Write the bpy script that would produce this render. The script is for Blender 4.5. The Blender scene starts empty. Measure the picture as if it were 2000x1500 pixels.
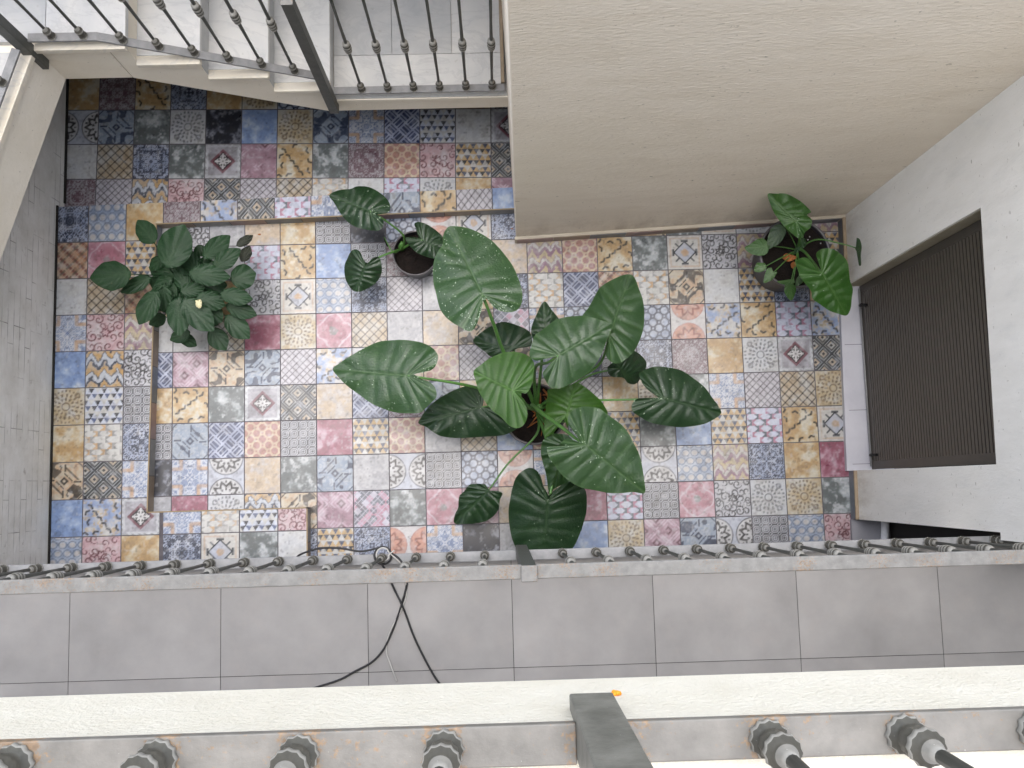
import bpy, bmesh, math, random
import numpy as np
from mathutils import Vector, Matrix
R_ = math.radians
scene = bpy.context.scene
COL = scene.collection

# ------------------------------------------------------------------ camera
F = 1850.0                                   # focal length in pixels of a 2000 px wide picture
CM = np.array([[0.99951, 0.02663, -0.01639], [-0.02823, 0.99385, -0.10706], [0.01343, 0.10747, 0.99412]])
CP = np.array([1.8062, -1.3974, 5.2785])
cam = bpy.data.cameras.new("camera"); cam_o = bpy.data.objects.new("camera", cam); COL.objects.link(cam_o)
cam.sensor_fit = 'HORIZONTAL'; cam.sensor_width = 36.0; cam.lens = 36.0 * F / 2000.0
cam.clip_start = 0.02; cam.clip_end = 500
cam_o.matrix_world = Matrix([[*CM[0], CP[0]], [*CM[1], CP[1]], [*CM[2], CP[2]], [0, 0, 0, 1]])
scene.camera = cam_o

# ------------------------------------------------------------------ world, sun, exposure
SUN_EL, SUN_AZ = R_(85), R_(0)
w = bpy.data.worlds.new("World"); scene.world = w; w.use_nodes = True
nt = w.node_tree; nt.nodes.clear()
sky = nt.nodes.new('ShaderNodeTexSky'); sky.sky_type = 'NISHITA'; sky.sun_disc = False
sky.sun_elevation = SUN_EL; sky.sun_rotation = SUN_AZ; sky.dust_density = 3.0; sky.air_density = 1.0
hs = nt.nodes.new('ShaderNodeHueSaturation'); hs.inputs['Saturation'].default_value = 0.55
bg = nt.nodes.new('ShaderNodeBackground'); bg.inputs['Strength'].default_value = 0.15
wo = nt.nodes.new('ShaderNodeOutputWorld')
nt.links.new(sky.outputs[0], hs.inputs['Color']); nt.links.new(hs.outputs[0], bg.inputs[0]); nt.links.new(bg.outputs[0], wo.inputs[0])
sun = bpy.data.lights.new("sun", 'SUN'); sun.energy = 0.5; sun.angle = R_(70); sun.color = (1, .975, .94)
sun_o = bpy.data.objects.new("sun", sun); COL.objects.link(sun_o)
sd = Vector((math.sin(SUN_AZ) * math.cos(SUN_EL), math.cos(SUN_AZ) * math.cos(SUN_EL), math.sin(SUN_EL)))
sun_o.rotation_euler = sd.to_track_quat('Z', 'Y').to_euler(); sun_o.location = (0, 0, 12)
scene.view_settings.view_transform = 'Standard'; scene.view_settings.look = 'None'
scene.view_settings.exposure = 1.95; scene.view_settings.gamma = 1
scene.cycles.max_bounces = 8; scene.cycles.diffuse_bounces = 5

# ------------------------------------------------------------------ helpers
def ray(u, v):
    d = CM @ np.array([(u - 1000) / F, -(v - 750) / F, -1.0]); return d
def at(u, v, z):
    "measured point of the photograph at a known height"
    d = ray(u, v); return CP + (z - CP[2]) / d[2] * d
def at_y(u, v, y):
    d = ray(u, v); return CP + (y - CP[1]) / d[1] * d

def tag(o, label=None, cat=None, group=None, kind=None):
    if label: o['label'] = label
    if cat: o['category'] = cat
    if group: o['group'] = group
    if kind: o['kind'] = kind
    return o
def empty(name, loc, label, cat, group=None):
    o = bpy.data.objects.new(name, None); COL.objects.link(o); o.location = loc; o.empty_display_size = .1
    return tag(o, label, cat, group)
def obj(name, me, mats=None, parent=None):
    o = bpy.data.objects.new(name, me); COL.objects.link(o)
    if mats:
        for m in (mats if isinstance(mats, (list, tuple)) else [mats]): me.materials.append(m)
    if parent:
        bpy.context.view_layer.update() if False else None
        o.parent = parent; o.matrix_parent_inverse = Matrix.Translation(-parent.location)
        if parent.parent: o.matrix_parent_inverse = Matrix.Identity(4)
    return o

class MB:
    def __init__(s): s.v = []; s.f = []; s.m = []; s.sm = []
    def add(s, vs, fs, mi=0, smooth=False):
        b = len(s.v); s.v += [tuple(map(float, p)) for p in vs]
        for f in fs: s.f.append(tuple(b + i for i in f)); s.m.append(mi); s.sm.append(smooth)
    def box(s, x0, x1, y0, y1, z0, z1, mi=0):
        v = [(x0,y0,z0),(x1,y0,z0),(x1,y1,z0),(x0,y1,z0),(x0,y0,z1),(x1,y0,z1),(x1,y1,z1),(x0,y1,z1)]
        s.add(v, [(0,3,2,1),(4,5,6,7),(0,1,5,4),(1,2,6,5),(2,3,7,6),(3,0,4,7)], mi)
    def prism(s, poly, z0, z1, mi=0):
        n = len(poly)
        a = sum(poly[i][0]*poly[(i+1)%n][1]-poly[(i+1)%n][0]*poly[i][1] for i in range(n))
        if a < 0: poly = poly[::-1]
        v = [(x,y,z0) for x,y in poly]+[(x,y,z1) for x,y in poly]
        s.add(v, [tuple(range(n))[::-1], tuple(range(n,2*n))]+[(i,(i+1)%n,n+(i+1)%n,n+i) for i in range(n)], mi)
    def prism_xz(s, poly, y0, y1, mi=0):
        n = len(poly)
        a = sum(poly[i][0]*poly[(i+1)%n][1]-poly[(i+1)%n][0]*poly[i][1] for i in range(n))
        if a < 0: poly = poly[::-1]
        v = [(x,y0,z) for x,z in poly]+[(x,y1,z) for x,z in poly]
        s.add(v, [tuple(range(n)), tuple(range(n,2*n))[::-1]]+[(i,n+i,n+(i+1)%n,(i+1)%n) for i in range(n)], mi)
    def beam(s, a, b, wd, th, up=(0,0,1), mi=0):
        a = Vector(a); b = Vector(b); d = (b-a).normalized(); side = d.cross(Vector(up)).normalized(); u = side.cross(d)
        v = []
        for p in (a, b):
            for i, j in ((-1,-1),(1,-1),(1,1),(-1,1)): v.append(p+side*i*wd/2+u*j*th/2)
        s.add(v, [(0,1,2,3),(7,6,5,4),(0,4,5,1),(1,5,6,2),(2,6,7,3),(3,7,4,0)], mi)
    def lathe(s, prof, c=(0,0,0), n=16, mi=0, lobes=None, cap=True, smooth=True):
        v = []; f = []
        for k, (r, z) in enumerate(prof):
            for i in range(n):
                t = 2*math.pi*i/n; rr = r
                if lobes and lobes[k]: rr = r*(1+lobes[k]*math.cos(t*n/2))
                v.append((c[0]+rr*math.cos(t), c[1]+rr*math.sin(t), c[2]+z))
        for k in range(len(prof)-1):
            for i in range(n):
                j = (i+1)%n; f.append((k*n+i,k*n+j,(k+1)*n+j,(k+1)*n+i))
        if cap: f.append(tuple(range(n))[::-1]); f.append(tuple((len(prof)-1)*n+i for i in range(n)))
        s.add(v, f, mi, smooth)
    def tube(s, pts, rads, n=8, mi=0):
        P = [Vector(p) for p in pts]
        if not isinstance(rads, (list, tuple)): rads = [rads]*len(P)
        v = []; f = []; prev = None
        for k, p in enumerate(P):
            d = (P[min(k+1,len(P)-1)]-P[max(k-1,0)]).normalized()
            if prev is None:
                a = d.orthogonal().normalized()
            else: a = (prev-d*prev.dot(d)).normalized()
            prev = a; b = d.cross(a)
            for i in range(n):
                t = 2*math.pi*i/n; v.append(p+(a*math.cos(t)+b*math.sin(t))*rads[k])
        for k in range(len(P)-1):
            for i in range(n):
                j = (i+1)%n; f.append((k*n+i,k*n+j,(k+1)*n+j,(k+1)*n+i))
        f.append(tuple(range(n))[::-1]); f.append(tuple((len(P)-1)*n+i for i in range(n)))
        s.add(v, f, mi, True)
    def mesh(s, name):
        me = bpy.data.meshes.new(name); me.from_pydata(s.v, [], s.f)
        me.polygons.foreach_set('material_index', s.m); me.polygons.foreach_set('use_smooth', s.sm); me.update(); return me
    def build(s, name, mats, parent=None, bevel=0):
        o = obj(name, s.mesh(name), mats, parent)
        if bevel:
            b = o.modifiers.new('bevel', 'BEVEL'); b.width = bevel; b.segments = 2; b.limit_method = 'ANGLE'
        return o

def spline(P, n):
    "Catmull-Rom through points"
    P = np.array(P, float); out = []
    Q = np.vstack([2*P[0]-P[1], P, 2*P[-1]-P[-2]])
    m = len(P)-1
    for k in range(n):
        t = k/(n-1)*m; i = min(int(t), m-1); t -= i
        a, b, c, d = Q[i], Q[i+1], Q[i+2], Q[i+3]
        out.append(.5*((2*b)+(-a+c)*t+(2*a-5*b+4*c-d)*t*t+(-a+3*b-3*c+d)*t**3))
    return np.array(out)

# ------------------------------------------------------------------ materials
def lin(c): return tuple(((x/255)/12.92 if x/255 <= .04045 else ((x/255+.055)/1.055)**2.4) for x in c)
class NT:
    def __init__(s, name):
        s.m = bpy.data.materials.new(name); s.m.use_nodes = True; s.t = s.m.node_tree
        s.b = s.t.nodes['Principled BSDF']
    def n(s, typ, **kw):
        o = s.t.nodes.new('ShaderNode'+typ)
        for k, v in kw.items(): setattr(o, k, v)
        return o
    def l(s, a, b): s.t.links.new(a, b)
    def coord(s, scale=(1,1,1), rot=(0,0,0)):
        tc = s.n('TexCoord'); mp = s.n('Mapping'); mp.inputs['Scale'].default_value = scale; mp.inputs['Rotation'].default_value = rot
        s.l(tc.outputs['Object'], mp.inputs[0]); return mp.outputs[0]
    def noise(s, vec, scale, detail=4, rough=.55, dist=0):
        o = s.n('TexNoise'); o.inputs['Scale'].default_value = scale; o.inputs['Detail'].default_value = detail
        o.inputs['Roughness'].default_value = rough; o.inputs['Distortion'].default_value = dist
        s.l(vec, o.inputs['Vector']); return o.outputs[0]
    def ramp(s, val, stops):
        o = s.n('ValToRGB'); e = o.color_ramp.elements
        while len(e) < len(stops): e.new(.5)
        for k, (p, c) in enumerate(stops): e[k].position = p; e[k].color = (*c, 1) if len(c) == 3 else c
        s.l(val, o.inputs[0]); return o.outputs[0]
    def mix(s, fac, a, b, mode='MIX'):
        o = s.n('Mix', data_type='RGBA', blend_type=mode)
        for val, i in ((fac, 0), (a, 6), (b, 7)):
            if isinstance(val, (int, float)): o.inputs[i].default_value = val
            elif isinstance(val, tuple): o.inputs[i].default_value = (*val, 1)
            else: s.l(val, o.inputs[i])
        return o.outputs[2]
    def math(s, op, a, b=0.0):
        o = s.n('Math', operation=op)
        for val, i in ((a, 0), (b, 1)):
            if isinstance(val, (int, float)): o.inputs[i].default_value = val
            else: s.l(val, o.inputs[i])
        return o.outputs[0]
    def col(s, c):
        if isinstance(c, tuple): s.b.inputs['Base Color'].default_value = (*c, 1)
        else: s.l(c, s.b.inputs['Base Color'])
    def bump(s, h, strength=.3, dist=.01):
        o = s.n('Bump'); o.inputs['Strength'].default_value = strength; o.inputs['Distance'].default_value = dist
        s.l(h, o.inputs['Height']); s.l(o.outputs[0], s.b.inputs['Normal'])
    def set(s, rough=.5, spec=.5, metal=0):
        s.b.inputs['Roughness'].default_value = rough; s.b.inputs['Specular IOR Level'].default_value = spec
        s.b.inputs['Metallic'].default_value = metal; return s

K01 = ((.0,(0,0,0)),(1,(1,1,1)))
def stucco(name, c1, c2, stretch=(1,1,1), scale=6, bs=60, bst=.5, stain=None, rough=.85, bdist=.006, dirt=False):
    m = NT(name).set(rough, .25); v = m.coord(stretch)
    c = m.ramp(m.noise(v, scale, 6, .6), ((.3, lin(c1)), (.7, lin(c2))))
    if stain:
        k = m.ramp(m.noise(v, 2.3, 7, .7, .6), ((.55,(0,0,0)),(.75,(1,1,1))))
        k2 = m.math('MULTIPLY', k, .45); c = m.mix(k2, c, lin(stain))
        sp = m.ramp(m.noise(m.coord((1,1,1)), 55, 2, .5), ((.70,(0,0,0)),(.76,(1,1,1))))
        c = m.mix(m.math('MULTIPLY', sp, .35), c, lin((110,100,88)))
    if dirt:
        sp2 = m.n('SeparateXYZ'); tc = m.n('TexCoord'); m.l(tc.outputs['Object'], sp2.inputs[0])
        mr = m.n('MapRange'); mr.inputs[1].default_value = .45; mr.inputs[2].default_value = .05; m.l(sp2.outputs[2], mr.inputs[0])
        nz_ = m.ramp(m.noise(m.coord((1,1,.35)), 9, 5, .7), ((.42,(0,0,0)),(.68,(1,1,1))))
        c = m.mix(m.math('MULTIPLY', m.math('MULTIPLY', mr.outputs[0], nz_), .45), c, lin((142,124,98)))
        mk = m.ramp(m.noise(m.coord((1,1,2.4)), 21, 2, .5), ((.735,(0,0,0)),(.75,(1,1,1)))); c = m.mix(m.math('MULTIPLY', mk, .5), c, lin((120,108,92)))
    m.col(c); m.bump(m.noise(v, bs, 5, .65), bst, bdist); return m.m
M = {}
M['block'] = stucco('beige_stucco', (230,219,201), (239,229,213), (1,1,3.0), 2.2, 30, .7, (214,200,178), bdist=.008, dirt=True)
M['grey_plaster'] = stucco('grey_plaster', (226,224,218), (236,234,229), (1.5,3.5,1), 3, 30, .45, (206,206,203), dirt=True)
M['reveal'] = stucco('reveal_plaster', (150,142,122), (172,165,146), (1,1,1), 6, 60, .4)
M['cream'] = stucco('cream_render', (222,214,198), (233,226,212), (1,1,1), 4, 40, .5, (206,192,166))
M['white_render'] = stucco('white_render', (216,210,194), (226,221,207), (1,1,1), 12, 130, 1.0, None, .8, .005)
M['upper_floor'] = stucco('pale_stone_floor', (150,149,152), (168,166,168), (1,1,1), 5, 60, .1, (140,136,134), .5)
M['cap'] = stucco('skirting_cap_render', (176,166,148), (194,184,168), (1,1,1), 6, 60, .4)
M['recess_floor'] = stucco('grey_lilac_floor', (126,126,132), (146,146,152), (1,1,1), 5, 60, .1, None, .5)
M['raw'] = stucco('bounce_absorber', (96,92,86), (116,112,105), (1,1,1), 4, 40, .4)  # dark tone chosen to soak up bounced light under the stairs
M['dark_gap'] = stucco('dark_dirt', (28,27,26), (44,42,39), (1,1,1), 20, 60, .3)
M['back_wall'] = stucco('back_render', (164,154,140), (176,167,153), (1,1,1), 3, 40, .3)

def left_wall_mat():
    m = NT('whitewashed_blocks').set(.85, .2)
    tc = m.n('TexCoord'); sp = m.n('SeparateXYZ'); cb = m.n('CombineXYZ'); m.l(tc.outputs['Object'], sp.inputs[0])
    m.l(sp.outputs[1], cb.inputs[0]); m.l(sp.outputs[2], cb.inputs[1])
    br = m.n('TexBrick'); m.l(cb.outputs[0], br.inputs[0]); br.inputs['Scale'].default_value = 1
    br.inputs['Brick Width'].default_value = .26; br.inputs['Row Height'].default_value = .058
    br.inputs['Mortar Size'].default_value = .0025; br.inputs['Mortar Smooth'].default_value = .4
    br.offset = .37; br.offset_frequency = 3
    v = m.coord(); base = m.ramp(m.noise(v, 7, 6, .65), ((.3, lin((206,204,197))), (.7, lin((228,227,223)))))
    patch = m.ramp(m.noise(v, 3.2, 4, .6), ((.46,(0,0,0)),(.62,(1,1,1))))
    f = m.math('MULTIPLY', m.math('MULTIPLY', br.outputs['Fac'], patch), .7)
    c = m.mix(f, base, lin((88,82,74)))
    st = m.ramp(m.noise(m.coord((1,1,2)), 14, 5, .7), ((.62,(0,0,0)),(.72,(1,1,1))))
    c = m.mix(m.math('MULTIPLY', st, .55), c, lin((120,108,94)))
    m.col(c); m.bump(m.math('ADD', m.math('MULTIPLY', br.outputs['Fac'], -1.0), m.noise(v, 30, 5)), .6, .008); return m.m
M['left_wall'] = left_wall_mat()

def marble(name, c1, c2):
    m = NT(name).set(.35, .4); v = m.coord()
    at_ = m.n('Attribute', attribute_name='rnd')
    c = m.ramp(m.noise(v, 3.5, 7, .6, .8), ((.3, lin(c1)), (.7, lin(c2))))
    ve = m.ramp(m.noise(m.coord((1,2.2,1),(0,0,.6)), 2.2, 8, .62, 2.0), ((.46,(0,0,0)),(.5,(1,1,1)),(.54,(0,0,0))))
    c = m.mix(m.math('MULTIPLY', ve, .25), c, lin((150,152,156)))
    sp = m.ramp(m.noise(v, 36, 2), ((.68,(0,0,0)),(.76,(1,1,1)))); c = m.mix(m.math('MULTIPLY', sp, .2), c, lin((120,112,98)))
    m.col(c); return m.m
M['marble'] = marble('white_marble', (186,188,189), (208,207,203))
M['marble_grey'] = marble('grey_marble', (166,169,172), (188,188,186))
M['marble_edge'] = marble('marble_edge', (206,197,178), (222,215,200))

def grey_tile():
    m = NT('grey_porcelain').set(.42, .4); v = m.coord()
    at_ = m.n('Attribute', attribute_name='rnd'); ad = m.n('VectorMath', operation='ADD'); m.l(v, ad.inputs[0]); m.l(at_.outputs['Vector'], ad.inputs[1])
    c = m.ramp(m.noise(ad.outputs[0], 3.2, 7, .58), ((.22, lin((126,124,122))), (.78, lin((160,157,154)))))
    c = m.mix(m.math('MULTIPLY', m.ramp(m.noise(ad.outputs[0], 9, 5, .7), ((.5,(0,0,0)),(.8,(1,1,1)))), .35), c, lin((158,150,144)))
    m.col(c); return m.m
M['grey_tile'] = grey_tile()
M['grout'] = stucco('grout', (74,71,76), (94,91,95), (1,1,1), 30, 90, .3)
M['pale_floor'] = stucco('pale_lilac_floor', (176,176,184), (190,190,196), (1,1,1), 5, 60, .1, None, .5)

def painted_iron(name, c1, c2, rust, rough=.5, ring=None):
    m = NT(name).set(rough, .45); v = m.coord()
    c = m.ramp(m.noise(v, 30, 5, .6), ((.3, lin(c1)), (.7, lin(c2))))
    n1 = m.noise(v, 9, 3, .6); n2 = m.noise(v, 150, 4, .75)
    k = m.math('ADD', m.math('MULTIPLY', n1, .45), m.math('MULTIPLY', n2, .6))
    if ring:                                  # rust creeping out from under the collars
        sp = m.n('SeparateXYZ'); tc = m.n('TexCoord'); m.l(tc.outputs['Object'], sp.inputs[0])
        f = m.math('MULTIPLY', m.math('SUBTRACT', sp.outputs[0], ring[0]), 1/ring[1])
        f = m.math('ABSOLUTE', m.math('SUBTRACT', m.math('FRACT', m.math('ADD', f, .5)), .5))
        near = m.n('MapRange'); near.inputs[1].default_value = .12; near.inputs[2].default_value = .19; near.inputs[3].default_value = .085; near.inputs[4].default_value = 0
        m.l(f, near.inputs[0]); k = m.math('ADD', k, near.outputs[0])
    k = m.ramp(k, ((rust, (0,0,0)), (rust+.05, (1,1,1))))
    rc = m.ramp(m.noise(v, 120, 3), ((.35, lin((112,88,62))), (.65, lin((150,120,86)))))
    c = m.mix(m.math('MULTIPLY', k, .7), c, rc)
    ch = m.ramp(m.noise(v, 260, 2), ((.74,(0,0,0)),(.78,(1,1,1)))); c = m.mix(m.math('MULTIPLY', ch, .5), c, lin((205,205,200)))
    m.col(c); m.bump(m.noise(v, 160, 4, .7), .25, .002); return m.m
M['rail_grey'] = painted_iron('grey_painted_iron', (106,105,102), (130,129,125), .575)
M['rail_near_a'] = painted_iron('rusty_grey_iron', (100,98,93), (122,119,113), .60, ring=(1.340,.1353))
M['rail_near_b'] = painted_iron('rusty_grey_iron_two', (100,98,93), (122,119,113), .60, ring=(2.058,.1325))
M['post_iron'] = painted_iron('dark_grey_post_iron', (88,88,82), (122,121,114), .76)
M['rail_clean'] = painted_iron('grey_painted_iron_clean', (118,119,120), (138,138,138), .78)
M['rail_dark'] = painted_iron('dark_grey_iron', (62,64,60), (80,81,77), .80)
M['collar'] = painted_iron('grey_iron_casting', (124,122,116), (152,150,143), .70)
M['collar_dark'] = painted_iron('dark_iron_casting', (64,62,56), (88,86,78), .72)
def plain(name, c, rough=.5, spec=.5):
    m = NT(name).set(rough, spec); v = m.coord()
    m.col(m.ramp(m.noise(v, 25, 4), ((.3, lin(tuple(int(x*.9) for x in c))), (.7, lin(c))))); return m.m
M['louvre'] = plain('brown_grey_lacquer', (86,79,70), .5)
M['louvre_frame'] = plain('brown_lacquer_frame', (72,66,59), .45)
M['black'] = plain('black_rubber', (26,26,28), .5)
M['white_cable'] = plain('off_white_cable', (176,174,168), .5)
M['white_pl'] = plain('white_plastic', (246,247,250), .35)
M['tan_trim'] = plain('tan_trim', (146,130,108), .6)
M['brass_trim'] = plain('ochre_trim', (132,114,84), .5)
M['pot'] = plain('black_plastic_pot', (52,50,54), .42)
M['rim'] = plain('grey_plastic_rim', (84,81,84), .4)
M['soil'] = stucco('dark_soil', (16,12,11), (30,23,20), (1,1,1), 40, 120, 1, None, .95)
M['dry'] = plain('dry_leaf', (150,92,46), .8)
M['petal_o'] = plain('orange_petal', (235,150,30), .6)
M['petal_w'] = plain('white_spathe', (190,186,150), .7)
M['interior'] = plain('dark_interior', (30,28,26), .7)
M['groove_shade'] = plain('painted_groove_shade', (54,49,43), .7)  # shade of the recesses between slats, put into the colour
def drop_mat():
    m = NT('water_drop').set(.12, .8); m.col((.24,.32,.22)); return m.m
M['drop'] = drop_mat()

def leaf_mat(name, dark, light, vein, transl, rough=.42, wet=0):
    m = NT(name).set(rough, .55); v = m.coord()
    a = m.n('Attribute', attribute_name='vein')
    c = m.ramp(m.noise(v, 14, 5, .6), ((.3, dark), (.7, light)))
    c = m.mix(m.math('MULTIPLY', a.outputs['Fac'], .45), c, vein)
    sp = m.ramp(m.noise(v, 48, 3, .6), ((.70,(0,0,0)),(.76,(1,1,1)))); c = m.mix(m.math('MULTIPLY', sp, .35), c, (.10,.10,.035))
    m.col(c); m.bump(m.math('ADD', m.noise(v, 26, 4, .6), m.noise(v, 110, 3, .6)), .45, .006)
    m.l(m.ramp(m.noise(v, 9, 4), ((.3,(rough-.1,)*3),(.7,(rough+.12,)*3))), m.b.inputs['Roughness'])
    if transl:
        tr = m.n('BsdfTranslucent'); m.l(m.mix(.5, c, (.16,.42,.03)), tr.inputs[0]); ms = m.n('MixShader'); ms.inputs[0].default_value = transl
        out = m.t.nodes['Material Output']; m.l(m.b.outputs[0], ms.inputs[1]); m.l(tr.outputs[0], ms.inputs[2]); m.l(ms.outputs[0], out.inputs[0])
    return m.m
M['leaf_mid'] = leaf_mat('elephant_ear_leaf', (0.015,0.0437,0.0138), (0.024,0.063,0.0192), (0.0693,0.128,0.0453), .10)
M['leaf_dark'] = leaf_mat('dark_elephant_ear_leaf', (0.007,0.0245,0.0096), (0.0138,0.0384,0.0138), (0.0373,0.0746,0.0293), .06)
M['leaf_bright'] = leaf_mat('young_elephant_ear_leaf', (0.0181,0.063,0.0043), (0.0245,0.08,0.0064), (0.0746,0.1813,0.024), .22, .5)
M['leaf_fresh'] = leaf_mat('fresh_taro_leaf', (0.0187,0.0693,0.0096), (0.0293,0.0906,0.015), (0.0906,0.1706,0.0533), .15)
M['leaf_lily'] = leaf_mat('peace_lily_leaf', (.0072,.0260,.0100), (.0125,.0390,.0150), (.022,.05,.02), .04, .5)
M['leaf_lily'].node_tree.nodes['Principled BSDF'].inputs['Specular IOR Level'].default_value = .28
M['leaf_wilt'] = leaf_mat('wilted_leaf', (0.0124,0.0174,0.0099), (0.0279,0.031,0.0186), (0.0372,0.0372,0.0248), 0, .7)
M['stem'] = leaf_mat('green_stem', (.05,.14,.03), (.085,.20,.045), (.1,.2,.05), 0)

# ------------------------------------------------------------------ patterned tiles
def vnoise(U, V, rng, n0=3, octv=4, gain=.55):
    out = np.zeros_like(U); amp = 1; tot = 0; n = n0
    for _ in range(octv):
        g = rng.random((n+2, n+2)); x = np.clip(U, 0, 1)*n; y = np.clip(V, 0, 1)*n
        i = np.minimum(x.astype(int), n-1); j = np.minimum(y.astype(int), n-1); fx = x-i; fy = y-j
        fx = fx*fx*(3-2*fx); fy = fy*fy*(3-2*fy)
        out += amp*((g[i,j]*(1-fx)+g[i+1,j]*fx)*(1-fy)+(g[i,j+1]*(1-fx)+g[i+1,j+1]*fx)*fy)
        tot += amp; amp *= gain; n *= 2
    return out/tot
def sst(x, a, b):
    t = np.clip((x-a)/(b-a), 0, 1); return t*t*(3-2*t)
def band(d, wd, aa=.014): return 1-sst(np.abs(d), wd-aa, wd+aa)
def fr(x): return x-np.floor(x)
class Tile:
    def __init__(s, U, V, seed):
        s.rng = np.random.default_rng(seed); k = s.rng.integers(0, 4)
        for _ in range(k): U, V = V, 1-U
        s.U, s.V = U, V; s.x = U-.5; s.y = V-.5
        s.n1 = vnoise(U, V, s.rng, 3, 5, .6); s.n2 = vnoise(U, V, s.rng, 5, 4, .6); s.n3 = vnoise(U, V, s.rng, 10, 3, .6)
        s.wear = sst(s.n1, .36, .60)
    def base(s, c1, c2=None, lo=.35, hi=.65):
        c1 = np.array(lin(c1)); c2 = np.array(lin(c2)) if c2 else c1
        t = sst(s.n2*.5+s.n1*.5, lo, hi)[..., None]; s.c = c1*(1-t)+c2*t; return s
    def put(s, c, mask, op=1.0, wear=.35):
        if sum(c) < 420: c = tuple(q*.80 for q in c); wear *= .6
        m = np.clip(mask, 0, 1)*op*(1-wear*(1-s.wear)); s.c = s.c*(1-m[..., None])+np.array(lin(c))*m[..., None]; return s
def rot45(t, n):
    p = fr((t.U+t.V)*n); q = fr((t.U-t.V)*n); return p-.5, q-.5
INK = (58,60,70)
def stroke(t, segs, wd):
    m = np.zeros_like(t.U)
    for (x0, y0, x1, y1) in segs:
        dx, dy = x1-x0, y1-y0; L = dx*dx+dy*dy; h = np.clip(((t.U-x0)*dx+(t.V-y0)*dy)/L, 0, 1)
        m = np.maximum(m, band(np.hypot(t.U-x0-h*dx, t.V-y0-h*dy), wd))
    return m
def mirror(t, n0, octv=3, sc=1.0):
    a = np.abs(t.x)*2; b = np.abs(t.y)*2; a, b = np.maximum(a, b), np.minimum(a, b)
    return vnoise(a*sc, b*sc, t.rng, n0, octv, .6)
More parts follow.
